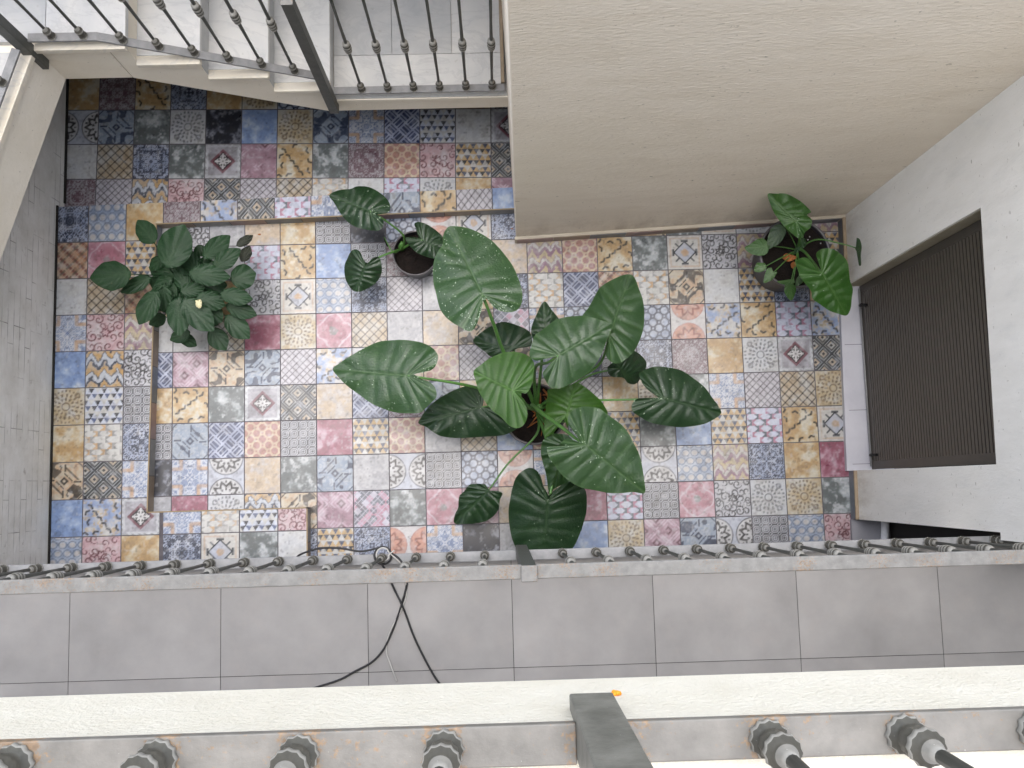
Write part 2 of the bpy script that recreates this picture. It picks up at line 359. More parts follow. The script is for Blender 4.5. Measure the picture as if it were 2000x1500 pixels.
def pattern(kind, U, V, seed):
    t = Tile(U, V, seed); x, y = t.x, t.y; r = np.hypot(x, y); th = np.arctan2(y, x); d1 = np.abs(x)+np.abs(y)
    k = kind
    if k == 'Y': t.base((204,170,112), (216,200,164), .42, .66)
    elif k == 'B': t.base((146,170,206), (186,200,216), .42, .7)
    elif k == 'P': t.base((174,98,118), (198,150,162), .42, .66)
    elif k == 'G': t.base((126,132,129), (176,181,177), .46, .64).put((206,206,202), sst(t.n3*.5+t.n2*.5, .55, .66), .8, 0)
    elif k == 'W': t.base((214,211,203), (208,207,204))
    elif k == 'K': t.base((56,60,74), (142,144,154), .48, .66)
    elif k == 'a': t.base((196,194,192), (168,166,166), .4, .66)
    elif k == 'b': t.base((212,190,158), (196,184,170), .4, .62)
    elif k in 'LN':
        t.base((206,201,202), (196,190,192)) if k == 'L' else t.base((206,184,148), (200,192,176))
        if k == 'L':
            ink = (124,112,120); P_ = fr((U+V)*2.5); Q_ = fr((U-V)*2.5)
            for z in (P_, Q_): t.put(ink, np.maximum(band(z-.06, .05, .03), band(z-.62, .05, .03)), .9, .25)
        else:
            ink = (74,56,38); pp = .5-np.abs(fr((U+V)*4)-.5); qq = .5-np.abs(fr((U-V)*4)-.5)
            t.put((150,130,100), band(np.abs(fr((U+V)*4)-.5)+np.abs(fr((U-V)*4)-.5)-.2, .07, .05), .35); t.put(ink, np.maximum(band(pp, .085, .05), band(qq, .085, .05)), .95, .3)
    elif k == 'D':
        t.base((196,192,180), (176,180,184)); p, q = rot45(t, 2.1); d = np.maximum(np.abs(p), np.abs(q))
        t.put((84,90,98), band(d-.47, .06, .03), 1, .2)
        t.put((70,72,78), band(d-.30, .055, .03), 1, .2); t.put((208,172,112), band(d-.18, .05, .03)*sst(t.n2, .4, .5), .8)
        t.put((56,50,46), band(d, .10, .03), 1, .2)
    elif k in 'Vv':
        t.base((208,174,116), (218,204,170), .42, .68) if k == 'V' else t.base((160,178,208), (206,200,190), .42, .62)
        if k == 'v': t.put((216,186,130), sst(t.n3, .55, .66), .7)
        S = []
        for (cx, cy, a) in ((.2,.2,0),(.37,.32,0),(.53,.44,0),(.69,.56,0),(.85,.68,0),(.36,.12,1.6),(.2,.86,2.5),(.5,.92,3.1),(.78,.9,2.6),(.9,.34,1.2),(.93,.07,.6),(.62,.16,2.2),(.06,.5,1.4)):
            ca, sa = math.cos(a), math.sin(a)
            for (ax, ay, bx, by) in ((-.045,-.05,-.03,.025),(-.03,.025,.05,.05)):
                S.append((cx+ax*ca-ay*sa, cy+ax*sa+ay*ca, cx+bx*ca-by*sa, cy+bx*sa+by*ca))
        t.put((62,58,50) if k == 'V' else (74,80,92), stroke(t, S, .026), .95, .25)
    elif k == 'X':
        t.base((64,80,120), (92,106,142)); p = (U+V)*2.5; q = (U-V)*2.5; c = (np.floor(p)+np.floor(q))%2
        a = np.where(c > 0, np.abs(fr(q)-.5), np.abs(fr(p)-.5)); f = .5-np.maximum(np.abs(fr(p)-.5), np.abs(fr(q)-.5))
        t.put((196,200,214), np.maximum(band(a-.2, .06, .03), band(f, .09, .03)), .95, .3)
    elif k in 'Zz':
        c = ((210,172,104),(200,202,204),(58,70,98)) if k == 'Z' else ((204,186,142),(206,200,188),(166,124,142))
        t.base(c[1]); tri = np.abs(fr(U*3+.3*(t.n2-.5))-.5)*2; g = fr(V*2.2+tri*.5+.5*(t.n3-.5))
        t.put(c[0], band(g-.3, .2, .04)); t.put(c[2], band(g-.62, .1 if k == 'Z' else .17, .04), .95)
        t.put(c[2], band(g-.08, .05, .03), .7)
    elif k in 'Tt':
        t.base((208,204,194)); n = 3; cx_ = U*n; row = np.floor(V*n); fx = fr(cx_+.5*(row%2))-.5; fy = fr(V*n)-.5; a = np.arctan2(fy, fx)-math.pi/2
        c1 = (72,98,148) if k == 'T' else (104,130,182); c2 = (214,178,110) if k == 'T' else (206,210,220); c3 = (50,56,74)
        for m_, cc_, R0 in ((0, c1, .5), (1, c2, .54)):
            for q in range(3):
                da = np.abs((a-(2*q+m_)*math.pi/3+math.pi)%(2*math.pi)-math.pi); rr = np.hypot(fx, fy)*np.cos(da)
                sec = (1-sst(da, .50, .62))*(1-sst(rr, R0*.80, R0*.88)); t.put(c3 if (q == 1 and m_ == 0 and k == 'T') or (k == 't' and q != 2 and m_ == 0) else cc_, sec, .95, .25)
    elif k in 'SR':
        if k == 'S': t.base((206,204,202), (194,192,194)); ink = (74,72,78)
        else: t.base((214,176,176), (208,190,186)); ink = (166,84,96)
        m = np.zeros_like(U)
        NS = 5 if k == 'S' else 4
        for i in range(NS):
            for j in range(NS):
                cx = (i+.5+t.rng.uniform(-.3,.3))/NS; cy = (j+.5+t.rng.uniform(-.3,.3))/NS; s = t.rng.choice([-1,1]); ph = t.rng.random()
                dx, dy = U-cx, V-cy; q = np.hypot(dx, dy); f = fr(q*9.5-s*np.arctan2(dy, dx)/(2*math.pi)+ph)-.5
                m = np.maximum(m, band(f, .17, .08)*(q < t.rng.uniform(.09,.16))*(q > .015))
        m = np.maximum(m, band(r-.09+.03*np.cos(6*th), .03, .015)); t.put(ink, m, .95, .35)
    elif k == 'F':
        t.base((200,198,198), (186,186,188)); n = 4; fx = np.abs(fr(U*n)-.5); fy = np.abs(fr(V*n)-.5)
        d = np.maximum(np.maximum(fx, fy), (fx+fy)*.72); t.put((104,104,108), band(fr(d*5.2)-.5, .24, .1), .9, .3)
    elif k == 'H':
        t.base((158,172,192), (182,190,200)); n = 4; fy = V*n*1.1; row = np.floor(fy); fx = fr(U*n+.5*(row%2))-.5; q = np.hypot(fx, fr(fy)-.5)
        t.put((122,136,160), band(q-.42, .05, .03), .6); t.put((206,198,188), 1-sst(q, .26, .34), .95, .2)
    elif k in 'Cc':
        cc = ((212,208,198),(158,156,150),(212,172,112)) if k == 'C' else ((204,206,218),(196,112,140),(118,134,146))
        t.base(cc[0]); row = np.floor(V*6); f = U*2.6+.5*(row%2)+.1; a_ = np.abs(fr(f)-.5)*2; b_ = np.abs(fr(V*6)-.5)*2; lens = sst(a_*1.05+b_*.55, .78, .92)
        sel = t.rng.random((8, 8))[np.clip(row.astype(int), 0, 7), np.clip(np.floor(f).astype(int), 0, 7)]
        t.put(cc[1], lens*(fr(f) < .5), .85, .5); t.put(cc[2], lens*(fr(f) >= .5)*(sel < .7), .9, .5)
    elif k in 'Oom':
        ink, b1, b2 = {'O': ((60,74,108),(168,178,198),(186,190,200)), 'o': ((128,146,178),(198,203,212),(206,206,208)), 'm': ((164,116,128),(184,174,174),(172,166,166))}[k]
        t.base(b1, b2); q = mirror(t, 11, 3); t.put(ink, band(q-.5, .075 if k == 'O' else .06 if k == 'o' else .09, .03), .92, .3)
        q = mirror(t, 5, 2); t.put(ink, sst(q, .60, .66), .8, .4)
        if k == 'o': t.put((214,172,120), band(np.minimum(np.abs(x), np.abs(y))-.24, .05, .02)*(r > .3), .8)
    elif k in 'Ee':
        t.base((196,198,204) if k == 'E' else (212,206,200)); 
        for s in (-.5, .5):
            q = np.hypot(x, y-s*1.02); a = np.arctan2(x, y-s*1.02); ins = 1-sst(q, .44, .46)
            if k == 'E':
                t.put((208,205,200), ins, 1, 0); t.put((70,66,64), ins*band(q-.29+.05*np.cos(a*9), .045, .02), .95, .25)
                t.put((70,66,64), ins*band(q-.16, .03, .02)*(np.cos(a*9) > -.2), .9); t.put((70,66,64), ins*(np.cos(a*18) > .3)*band(q-.37, .03, .015), .8)
            else:
                t.put((218,158,128), ins, .95, .3); t.put((196,112,92), ins*band(q-.27+.06*np.cos(a*8), .04, .03), .8)
            t.put((96,96,102) if k == 'E' else (200,130,106), band(q-.46, .014, .012), .9)
    elif k == 'A':
        t.base((216,211,200), (210,204,192)); mx = np.maximum(np.abs(x), np.abs(y))
        t.put((214,180,146), band(mx-.41, .022, .015), .7, .5); t.put((192,194,202), (1-sst(d1, .29, .31))); t.put((214,170,104), 1-sst(r+.12*(t.n3-.5), .06, .13), .8)
        nk = (56,72,88); t.put(nk, band(d1-.31, .025, .014), 1, .1)
        S = [(sx*.16, sy*.16, sx*.25, sy*.25) for sx in (-1,1) for sy in (-1,1)]
        t.put(nk, stroke(t, [(a+.5,b+.5,c+.5,d+.5) for a,b,c,d in S], .02), 1, .1)
        for ax in ((np.abs(x), np.abs(y)), (np.abs(y), np.abs(x))): t.put(nk, (band(ax[0]-.33, .03)*(ax[1] < .09)), .9, .1)
    elif k == 'J':
        mx = np.maximum(np.abs(x), np.abs(y)); t.base((164,160,162), (184,180,182))
        t.put((206,206,204), sst(mx, .40, .42)); t.put((160,156,152), (mx > .455)*(np.cos((U+V)*38) > .2), .7)
        t.put((178,92,112), 1-sst(d1, .345, .36), 1, .2); t.put((60,50,58), 1-sst(d1, .265, .28), 1, .05)
        st = (np.minimum(np.abs(x), np.abs(y)) < .022)*(r < .22); st2 = (np.abs(np.abs(x)-np.abs(y)) < .028)*(r < .14)
        t.put((214,210,204), np.maximum(np.maximum(st, st2), band(d1-.2, .02)*(np.minimum(np.abs(x),np.abs(y)) < .07)), 1, .1); t.put((66,54,62), r < .035, .6)
    elif k == 'Q':
        t.base((178,138,150), (194,164,172)); p, q = rot45(t, 1.5); d = np.maximum(np.abs(p), np.abs(q)); fade = sst(t.n1, .4, .55)
        t.put((212,188,194), band(d-.43, .05, .03)*fade); t.put((160,98,114), band(d-.14, .05, .03)*fade, .9); t.put((206,176,184), band(d-.27, .03, .03)*fade, .8)
    elif k in 'UI':
        if k == 'U': t.base((172,182,190), (150,164,180)); ink = (64,86,128); acc = (192,196,196)
        else: t.base((212,200,176), (208,188,154)); ink = (74,62,54); acc = (214,172,128)
        t.put(acc, sst(t.n3, .5, .6), .6)
        t.put(ink, band(d1-.085, .035, .014), 1, .1); t.put(ink, band(d1-.21, .025, .014)*(np.abs(np.abs(x)-np.abs(y)) > .02)*(x*y > -.002), .9)
        sg = np.where(x+.3*y >= 0, 1, -1); q = vnoise(np.clip(.5+x*sg*.9, 0, 1), np.clip(.5+y*sg*.9, 0, 1), t.rng, 6, 1, .5); far = sst(d1, .30, .34)*(1-sst(d1, .80, .84))
        t.put(ink, sst(q, .60, .64)*far, .9); t.put(ink, band(d1-.40, .03, .014)*(x*y > .008), .85)
        t.put(ink, (np.abs(x-.03*np.sign(y)) < .024)*(np.abs(y) > .24)*(np.abs(y) < .45), .9); t.put(ink, (np.abs(y+.03*np.sign(x)) < .024)*(np.abs(x) > .24)*(np.abs(x) < .45), .9)
        t.put(ink, band(d1-.86, .02, .012), .9)
    elif k == 'M':
        q = r+.16*(t.n2-.5); t.base((192,132,144), (204,162,168)); t.put((214,196,198), band(q-.44-.05*np.cos(4*th), .025, .02), .9); t.put((186,116,130), band(q-.2, .1, .06), .6); t.put((150,148,144), 1-sst(q, .07, .12))
    elif k in 'gw':
        if k == 'g': t.base((208,186,142), (206,198,178)); ink = (148,116,82)
        else: t.base((208,206,200), (202,202,202)); ink = (122,124,132)
        t.put(ink, band(r-.1, .016, .014), .8); t.put(ink, band(r-.2, .04, .02)*(np.cos(th*12) > .1), .75, .5); t.put(ink, band(r-.31, .04, .02)*(np.cos(th*16+1) > .1), .75, .5)
        t.put(ink, band(r-.43, .03, .02)*(np.cos(th*26) > .2), .7, .6); t.put(ink, band(np.hypot(np.abs(x)-.3, np.abs(y)-.3)-.06, .018, .014), .6, .5)
    elif k in 'qk':
        if k == 'q': t.base((190,140,120), (196,156,150)); ink = (220,202,168)
        else: t.base((176,186,204), (192,198,208)); ink = (74,88,122)
        m = np.zeros_like(U)
        for ox in (0, .5):
            fx = fr(U*3+ox)-.5; fy = fr(V*3+ox)-.5; m = np.maximum(m, band(np.hypot(fx, fy)-.36, .07, .03))
        t.put(ink, m, .95, .3)
    elif k == 'p':
        t.base((208,158,116), (202,176,150)); p, q = rot45(t, 3); t.put((178,92,82), band(p, .16, .06), .85, .5); t.put((150,140,108), band(q, .12, .06), .7, .5); t.put((214,190,160), band(np.maximum(np.abs(p), np.abs(q))-.45, .05, .03), .7)
    elif k == 'f':
        t.base((204,198,206), (196,190,198)); i = np.floor((U+V)*4.5).astype(int); j = np.floor((U-V)*4.5).astype(int)+20; g = t.rng.random((40,60))
        c = g[np.clip(i,0,39), np.clip(j,0,59)]; p, q = rot45(t, 4.5); ins = 1-sst(np.maximum(np.abs(p), np.abs(q)), .40, .48)
        t.put((202,142,160), ins*(c < .35), .9); t.put((116,132,146), ins*(c > .62), .9); t.put((134,116,140), ins*((c > .35)&(c < .48)), .9)
    # worn, slightly dirty glaze
    t.put((206,205,203), sst(t.n1*.6+t.n2*.4, .56, .68), .30, 0); t.put((140,132,120), sst(1-t.n2, .58, .74), .22, 0)
    t.put((112,106,98), sst(t.n3, .66, .8), .3, 0); t.put((208,206,203), sst(1-t.n3, .62, .78), .35, 0)
    g_ = t.c.mean(-1, keepdims=True); t.c = t.c*.76+g_*.24; t.c = .62*np.clip(t.c/.62, 0, 2)**1.38*np.array([.585,.612,.665])*(1+.34*(vnoise(U, V, t.rng, 16, 2, .7)-.5))[..., None]*(1+.22*(t.n1-.5))[..., None]
    return t.c

def tile_mat():
    m = NT('printed_ceramic').set(.34, .5); a = m.n('Attribute', attribute_name='Col'); m.col(a.outputs['Color'])
    m.l(m.ramp(m.noise(m.coord(), 11, 4), ((.3,(.26,)*3),(.7,(.42,)*3))), m.b.inputs['Roughness']); return m.m
M['tile'] = tile_mat()
TN = 40
def clampers(planes):
    "planes: list of (axis, a, b, sign): keep sign*(axis - (a + b*other)) >= 0"
    def f(X, Y):
        for ax, a, b, s in planes:
            if ax == 'x': lim = a+b*Y; X = np.maximum(X, lim) if s > 0 else np.minimum(X, lim)
            else: lim = a+b*X; Y = np.maximum(Y, lim) if s > 0 else np.minimum(Y, lim)
        return X, Y
    return f
def tiled(name, cells, z, label=None):
    "cells: (kind, x0, y0, ux, uy, vx, vy, planes, seed)"
    VV = []; CC = []; FF = []; base = 0; n = TN
    ij = np.arange(n*n).reshape(n, n); 
    for (kind, x0, y0, ux, uy, vx, vy, planes, seed) in cells:
        g = .0026/.2; s = np.linspace(g, 1-g, n); U, V = np.meshgrid(s, s, indexing='ij')
        X = x0+U*ux+V*vx; Y = y0+U*uy+V*vy; X, Y = clampers(planes)(X, Y)
        det = ux*vy-uy*vx; dx, dy = X-x0, Y-y0; U2 = (dx*vy-dy*vx)/det; V2 = (ux*dy-uy*dx)/det
        if X.max()-X.min() < .004 or Y.max()-Y.min() < .004: continue
        C = pattern(kind, np.clip(U2,0,1), np.clip(V2,0,1), seed)
        a = ij[:-1,:-1]; b = ij[1:,:-1]; c = ij[1:,1:]; d = ij[:-1,1:]
        ex = np.hypot(X[1:,:-1]-X[:-1,:-1], Y[1:,:-1]-Y[:-1,:-1]); ey = np.hypot(X[:-1,1:]-X[:-1,:-1], Y[:-1,1:]-Y[:-1,:-1])
        ok = (ex > 1e-5)&(ey > 1e-5); q = np.stack([a, b, c, d], -1)[ok]
        if len(q) == 0: continue
        Z = np.full_like(X, z)
        VV.append(np.stack([X, Y, Z], -1).reshape(-1, 3)); CC.append(C.reshape(-1, 3)); FF.append(q+base); base += n*n
    V = np.concatenate(VV); C = np.concatenate(CC); Fq = np.concatenate(FF)
    me = bpy.data.meshes.new(name); me.vertices.add(len(V)); me.vertices.foreach_set('co', V.ravel().astype(np.float32))
    me.loops.add(Fq.size); me.loops.foreach_set('vertex_index', Fq.ravel().astype(np.int32))
    me.polygons.add(len(Fq)); me.polygons.foreach_set('loop_start', (np.arange(len(Fq))*4).astype(np.int32)); 
    ca = me.color_attributes.new('Col', 'FLOAT_COLOR', 'POINT'); ca.data.foreach_set('color', np.c_[C, np.ones(len(C))].ravel().astype(np.float32))
    me.update(calc_edges=True); me.validate(); return me

LH = .09                                       # height of the raised tiled ledge
LX0, LX1 = -.069, -.100                         # its inner edge at y = .11 and y = -1.48
LSL = (LX0-LX1)/(.11+1.483)                     # slope of the inner edge
def ledge_in(y): return LX1+LSL*(y+1.483)
STF = (.1155, .0195)                            # front of the top strip: y = a + b x
STB = (.236, .0205)                             # back of the top strip
# main sunken floor ------------------------------------------------
main = {
 -1: 'WWbYFKkeAOPzqVGAwSzKOD', 0: 'YOPcVBFmGbOzqVGAwSzKTO'}
rows = {
 -1: '.bYaYFKkeAOPzqVGAwSzO',
  0: 'YSacVBFmGYbzqVGASzKTO',
  1: 'TNYSAHOLaYOCXpCIWTOYB',
  2: 'WWNPgMNabIfokOkevVcvY',
  3: 'XQIULvabqLIoUFOmYwJDB',
  4: 'YVGJDbXmUYqbLYgGoLNgV',
  5: 'FUXqFPTqaNBqUTGBTcVAY',
  6: 'KoEbGUaEFkeoVCEHzOYPB',
  7: 'aPwZIQfGMQbgPcFMSwgGY',
  8: 'OBYGOTOeoKaMBgQUEFHRY',
  9: 'GYaPcDGvUBWOLTAGRYJCB'}
rows[-1] = '.' + 'SabYFKkeAOPzqVGAwSzO'
# string index 0 is column -1
cells = []
xr = (3.80, .022)                                # right wall foot: x = a + b*y
for j, s in rows.items():
    for ii, kd in enumerate(s):
        i = ii-1
        if kd == '.': kd = 'W'
        x0, y0 = i*.2, -(j+1)*.2
        if i > 18: continue
        pl = [('x', xr[0], xr[1], -1), ('y', STF[0], STF[1], -1), ('y', -1.80, 0, 1), ('x', ledge_in(-1.483)-LSL*-1.483, LSL, 1)]
        if j >= 8:
            if i < 3: continue
            pl.append(('x', .762, 0, 1))
        elif j == 7 and i < 3: pl.append(('y', -1.483, 0, 1))
        elif j == 7 and i == 3:
            # the tile at the notch of the ledge: two pieces
            cells.append((kd, x0, y0, .2, 0, 0, .2, pl+[('y', -1.483, 0, 1), ('x', .762, 0, -1)], 1000+j*50+i))
            cells.append((kd, x0, y0, .2, 0, 0, .2, pl+[('x', .762, 0, 1)], 1000+j*50+i)); continue
        cells.append((kd, x0, y0, .2, 0, 0, .2, pl, 1000+j*50+i))
# cells under the stairs, a grid of their own ------------------------
ux, uy = .2048, -.0039; vx, vy = .0039, .2045
us = {0: 'YmVOYgkGOXbYSo', 1: 'EUGwKBgUoXtWJ', 2: 'WNOGJQVGmqRTD', -1: 'mLZRDLNCWcwYQ'}
us = {-1: 'mLZRDLNCWcwYQ', 0: 'WNOGJQVGmqRTD', 1: 'EUGwKBgUoXtWJ', 2: 'YmVOYgkGOXbYS', 3: 'GBPWSYOLbTaDU', 4: 'YOGNWBKPSTYGH', 5: 'OWYGBNPTLSaYD'}
for j, s in us.items():
    for ii, kd in enumerate(s):
        i = ii-1; x0 = -.445+i*ux+j*vx; y0 = .4095+i*uy+j*vy
        cells.append((kd, x0, y0, ux, uy, vx, vy, [('x', -.622, 0, 1), ('x', 1.955, -.05, -1), ('y', STB[0], STB[1], 1), ('y', 1.55, 0, -1)], 5000+j*50+i))
fl = obj('patio_floor', tiled('patio_floor', cells, 0), [M['tile']]); tag(fl, kind='structure')
mb = MB(); mb.box(-.75, 4.1, -3.0, 1.75, -.25, -.0025); tag(mb.build('ground', [M['grout']]), kind='structure')
# the raised ledge ---------------------------------------------------
lx = [-.651, -.445, -.2365, -.030, .176, .382, .589, .793, .996, 1.200, 1.404, 1.608, 1.810, 2.02]
ly = {-1: (.019, .225), 0: (-.187, .019), 1: (-.391, -.187), 2: (-.595, -.391), 3: (-.797, -.595), 4: (-1.0, -.797), 5: (-1.202, -1.0), 6: (-1.404, -1.202), 7: (-1.604, -1.404), 8: (-1.804, -1.604)}
ls = {-1: 'OHYmvDcoOUVLB', 0: 'pMT', 1: 'WNp', 2: 'oRz', 3: 'BZS', 4: 'gtF', 5: 'YCO', 6: 'IDo', 7: 'BvJoCtRY', 8: 'HRYOAGWO'}
lc = []
for j, s in ls.items():
    y0, y1 = ly[j]
    for i, kd in enumerate(s):
        x0, x1 = lx[i], lx[i+1]
        pl = [('x', -.62, 0, 1), ('y', -1.80, 0, 1)]
        if j == -1:
            yy0 = y0
            if i >= 3: pl += [('y', STF[0], STF[1], 1)]
            elif i == 2:
                lc.append((kd, x0, y0, x1-x0, 0, 0, y1-y0+.04, pl+[('y', STB[0], STB[1], -1), ('x', LX0, 0, -1)], 8000+i))
                pl += [('x', LX0, 0, 1), ('y', STF[0], STF[1], 1)]
            pl += [('y', STB[0], STB[1], -1), ('x', 1.945, 0, -1)]; y1 = y1+.04 if i < 7 else y1+.06
            lc.append((kd, x0, yy0, x1-x0, 0, 0, y1-yy0, pl, 8000+i)); y1 = ly[j][1]; continue
        if j < 7: pl.append(('x', ledge_in(-1.483)+LSL*1.483, LSL, -1))
        if j == 7:
            sh = .0 if i < 3 else .016
            if i == 2:
                lc.append((kd, x0, y0, x1-x0, 0, 0, y1-y0, pl+[('x', LX1, 0, -1)], 8000+j*40+i)); pl += [('x', LX1, 0, 1), ('y', -1.4855, 0, -1)]
            if i > 2: pl += [('y', -1.4855, 0, -1), ('x', .758, 0, -1)]
            lc.append((kd, x0+sh, y0, x1-x0, 0, 0, y1-y0, pl, 8000+j*40+i)); continue
        if j == 8:
            pl.append(('x', .758, 0, -1)); sh = .0 if i < 3 else .016
            lc.append((kd, x0+sh, y0, x1-x0, 0, 0, y1-y0, pl, 8000+j*40+i)); continue
        lc.append((kd, x0, y0, x1-x0, 0, 0, y1-y0, pl, 8000+j*40+i))
le = obj('raised_ledge', tiled('raised_ledge', lc, LH), [M['tile']]); tag(le, kind='structure')
mb = MB()
yb = lambda x: STB[0]+STB[1]*x
yf = lambda x: STF[0]+STF[1]*x
poly = [(-.62, -1.85), (.758, -1.85), (.758, -1.487), (LX1-.003, -1.487), (LX0-.003, yf(LX0)+.003), (1.94, yf(1.94)+.003), (1.94, yb(1.94)), (-.62, yb(-.62))]
mb.prism(poly, -.02, LH-.003)
core = mb.build('ledge_core', [M['grout']]); tag(core, kind='structure')
# riser tiles and metal edge of the ledge
def riser(name, pts, outward, kinds, seed0):
    me_cells = []; mb = MB(); tr = MB()
    for a, b in zip(pts[:-1], pts[1:]):
        a = np.array(a); b = np.array(b); L = np.linalg.norm(b-a); d = (b-a)/L; nrm = np.array([d[1], -d[0]])*outward; n = max(1, round(L/.205))
        for k in range(n):
            p = a+d*(L*k/n+.0015); q = a+d*(L*(k+1)/n-.0015); o = nrm*.006
            mb.add([(*(p+o), .001), (*(q+o), .001), (*(q+o), LH-.006), (*(p+o), LH-.006)], [(0,1,2,3)], k%4)
        e0 = a+nrm*.004; e1 = b+nrm*.004
        tr.beam((*e0, LH-.001), (*e1, LH-.001), .007, .006)
    o = mb.build(name, [M['riser1'], M['riser2'], M['riser3'], M['riser4']]); tag(o, kind='structure')
    t = tr.build('edge_trim', [M['brass_trim']], o); return o
M['riser1'] = stucco('riser_tile_brown', (120,104,88), (142,128,110), (1,1,1), 14, 90, .1, None, .4)
M['riser2'] = stucco('riser_tile_grey', (112,112,110), (140,138,134), (1,1,1), 14, 90, .1, None, .4)
M['riser3'] = stucco('riser_tile_rose', (128,102,98), (150,128,120), (1,1,1), 14, 90, .1, None, .4)
M['riser4'] = stucco('riser_tile_slate', (86,92,100), (118,122,128), (1,1,1), 14, 90, .1, None, .4)
riser('ledge_riser', [(.758, -1.85), (.758, -1.487), (LX1-.003, -1.487), (LX0-.003, yf(LX0)+.003), (1.94, yf(1.94)+.003)], 1, 'x', 1)

# ------------------------------------------------------------------ walls
TOP = 2.75
yb0 = lambda x: -.008+.0435*(x-1.946)            # foot of the beige block wall
wall = empty('block_wall', (1.95, .2, 0), 'tall beige stucco wall block behind the big black pot, beside the stair landing', 'wall')
mb = MB()
lean = .0275
x_t = 1.94-lean*TOP
v = [(1.94,yb0(1.94),0),(3.95,yb0(3.95),0),(3.95,1.8,0),(1.875,1.8,0),(x_t,yb0(1.94),TOP),(3.95,yb0(3.95),TOP),(3.95,1.8,TOP),(x_t-.02,1.8,TOP)]
nz = 6
mb.add(v, [(3,2,1,0),(4,5,6,7),(0,1,5,4),(1,2,6,5),(2,3,7,6),(3,0,4,7)])
mb.build('wall_face', [M['block']], wall, .006)
mb = MB(); mb.add([(1.932,yb0(1.93)-.016,.085),(3.80,yb0(3.8)-.016,.085),(3.80,yb0(3.8)-.001,.095),(1.932,yb0(1.93)-.001,.095),(1.932,yb0(1.93)-.016,.0),(3.80,yb0(3.8)-.016,.0),(3.80,yb0(3.8),.0),(1.932,yb0(1.93),.0)], [(0,1,2,3),(4,5,1,0),(7,3,2,6),(4,0,3,7),(5,6,2,1),(4,7,6,5)])
mb.build('skirting_cap', [M['cap']], wall)
mb = MB()
for k in range(9):
    a = 1.945+k*.206; b = min(a+.203, 3.78); mb.add([(a,yb0(a)-.0185,.002),(b,yb0(b)-.0185,.002),(b,yb0(b)-.0185,.075),(a,yb0(a)-.0185,.075),(a,yb0(a)-.0155,.002),(b,yb0(b)-.0155,.002),(b,yb0(b)-.0155,.075),(a,yb0(a)-.0155,.075)], [(0,1,2,3),(3,2,6,7),(0,3,7,4),(1,5,6,2)], k%3)
mb.build('skirting_tiles', [M['riser3'], M['riser1'], M['riser4']], wall)

# right wall with two recessed openings
wx = lambda y: 3.803+.022*(y-.08)
DY0, DY1, DZ = -.325, -1.366, 1.55
RY = -1.632
wall = empty('grey_wall', (3.85, -.8, 0), 'pale grey plaster wall on the right, with the brown louvred hatch set in it', 'wall')
mb = MB()
def wslab(y0, y1, z0, z1, th=.35): mb.prism([(wx(y0), y0), (wx(y1), y1), (wx(y1)+th, y1), (wx(y0)+th, y0)], z0, z1)
wslab(.085, DY0, 0, DZ); wslab(DY1, RY, 0, DZ); wslab(.085, -1.662, DZ, TOP)
o = mb.build('wall_face', [M['grey_plaster']], wall)
mb = MB(); mb.box(3.806, 3.91, DY0-.003, DY0+.0, .03, DZ-.003); mb.build('opening_jamb', [M['reveal']], wall)
mb = MB(); mb.box(3.81, 3.9, DY1+.003, DY0-.004, DZ-.006, DZ-.002); mb.build('opening_lintel', [M['reveal']], wall)
mb = MB(); tr = MB()
for a, b in ((.07, DY0-.0), (DY1, RY)):
    mb.add([(wx(a)-.014,a,.0),(wx(b)-.014,b,.0),(wx(b)-.014,b,.078),(wx(a)-.014,a,.078),(wx(a)-.0005,a,0),(wx(b)-.0005,b,0),(wx(b)-.0005,b,.078),(wx(a)-.0005,a,.078)], [(0,1,2,3),(3,2,6,7),(0,3,7,4),(1,5,6,2)])
    tr.beam((wx(a)-.008,a,.082), (wx(b)-.008,b,.082), .02, .01)
mb.build('skirting_tiles', [M['riser4']], wall); tr.build('skirting_trim', [M['tan_trim']], wall)
mb = MB(); mb.prism([(3.772+.022*(DY0-.08)+.0,DY0), (3.768+.022*(DY1-.08), DY1), (4.0, DY1), (4.0, DY0)], -.01, .03); o = mb.build('threshold', [M['pale_floor']]); tag(o, kind='structure')
mb = MB()
for y in (-.66, -1.03, -1.33): mb.box(3.77, 3.905, y-.0012, y+.0012, .03, .0306)
mb.build('joint', [M['grout']], o)
mb = MB(); mb.prism([(wx(RY)-.02, RY-.002), (wx(-2.99)-.02, -2.99), (4.35, -2.99), (4.35, RY-.002)], -.01, .022); tag(mb.build('recess_floor', [M['recess_floor']]), kind='structure')
# louvred hatch
door = empty('louvred_hatch', (3.9, -.85, .03), 'dark brown louvred metal hatch recessed in the grey right wall', 'hatch')
mb = MB(); fx0, fx1 = 3.872, 3.9
mb.box(fx0, fx1, DY1+.004, DY1+.05, .036, DZ-.01); mb.box(fx0, fx1, DY0-.05, DY0-.006, .036, DZ-.01); mb.box(fx0, fx1, DY1+.05, DY0-.05, .036, .10); mb.box(fx0, fx1, DY1+.05, DY0-.05, DZ-.06, DZ-.01)
mb.build('frame', [M['louvre_frame']], door, .003)
mb = MB(); n = 46; h = (DZ-.06-.10)/n
for k in range(n):
    z = .10+k*h; a, b = DY1+.05, DY0-.05; g = z+.28*h
    mb.add([(3.874,a,g),(3.874,b,g),(3.874,b,z+h),(3.874,a,z+h)], [(0,3,2,1)])
    mb.add([(3.874,a,z),(3.874,b,z),(3.888,b,z),(3.888,a,z),(3.888,b,g),(3.888,a,g),(3.874,b,g),(3.874,a,g)], [(0,1,2,3),(3,2,4,5),(5,4,6,7)], 1)
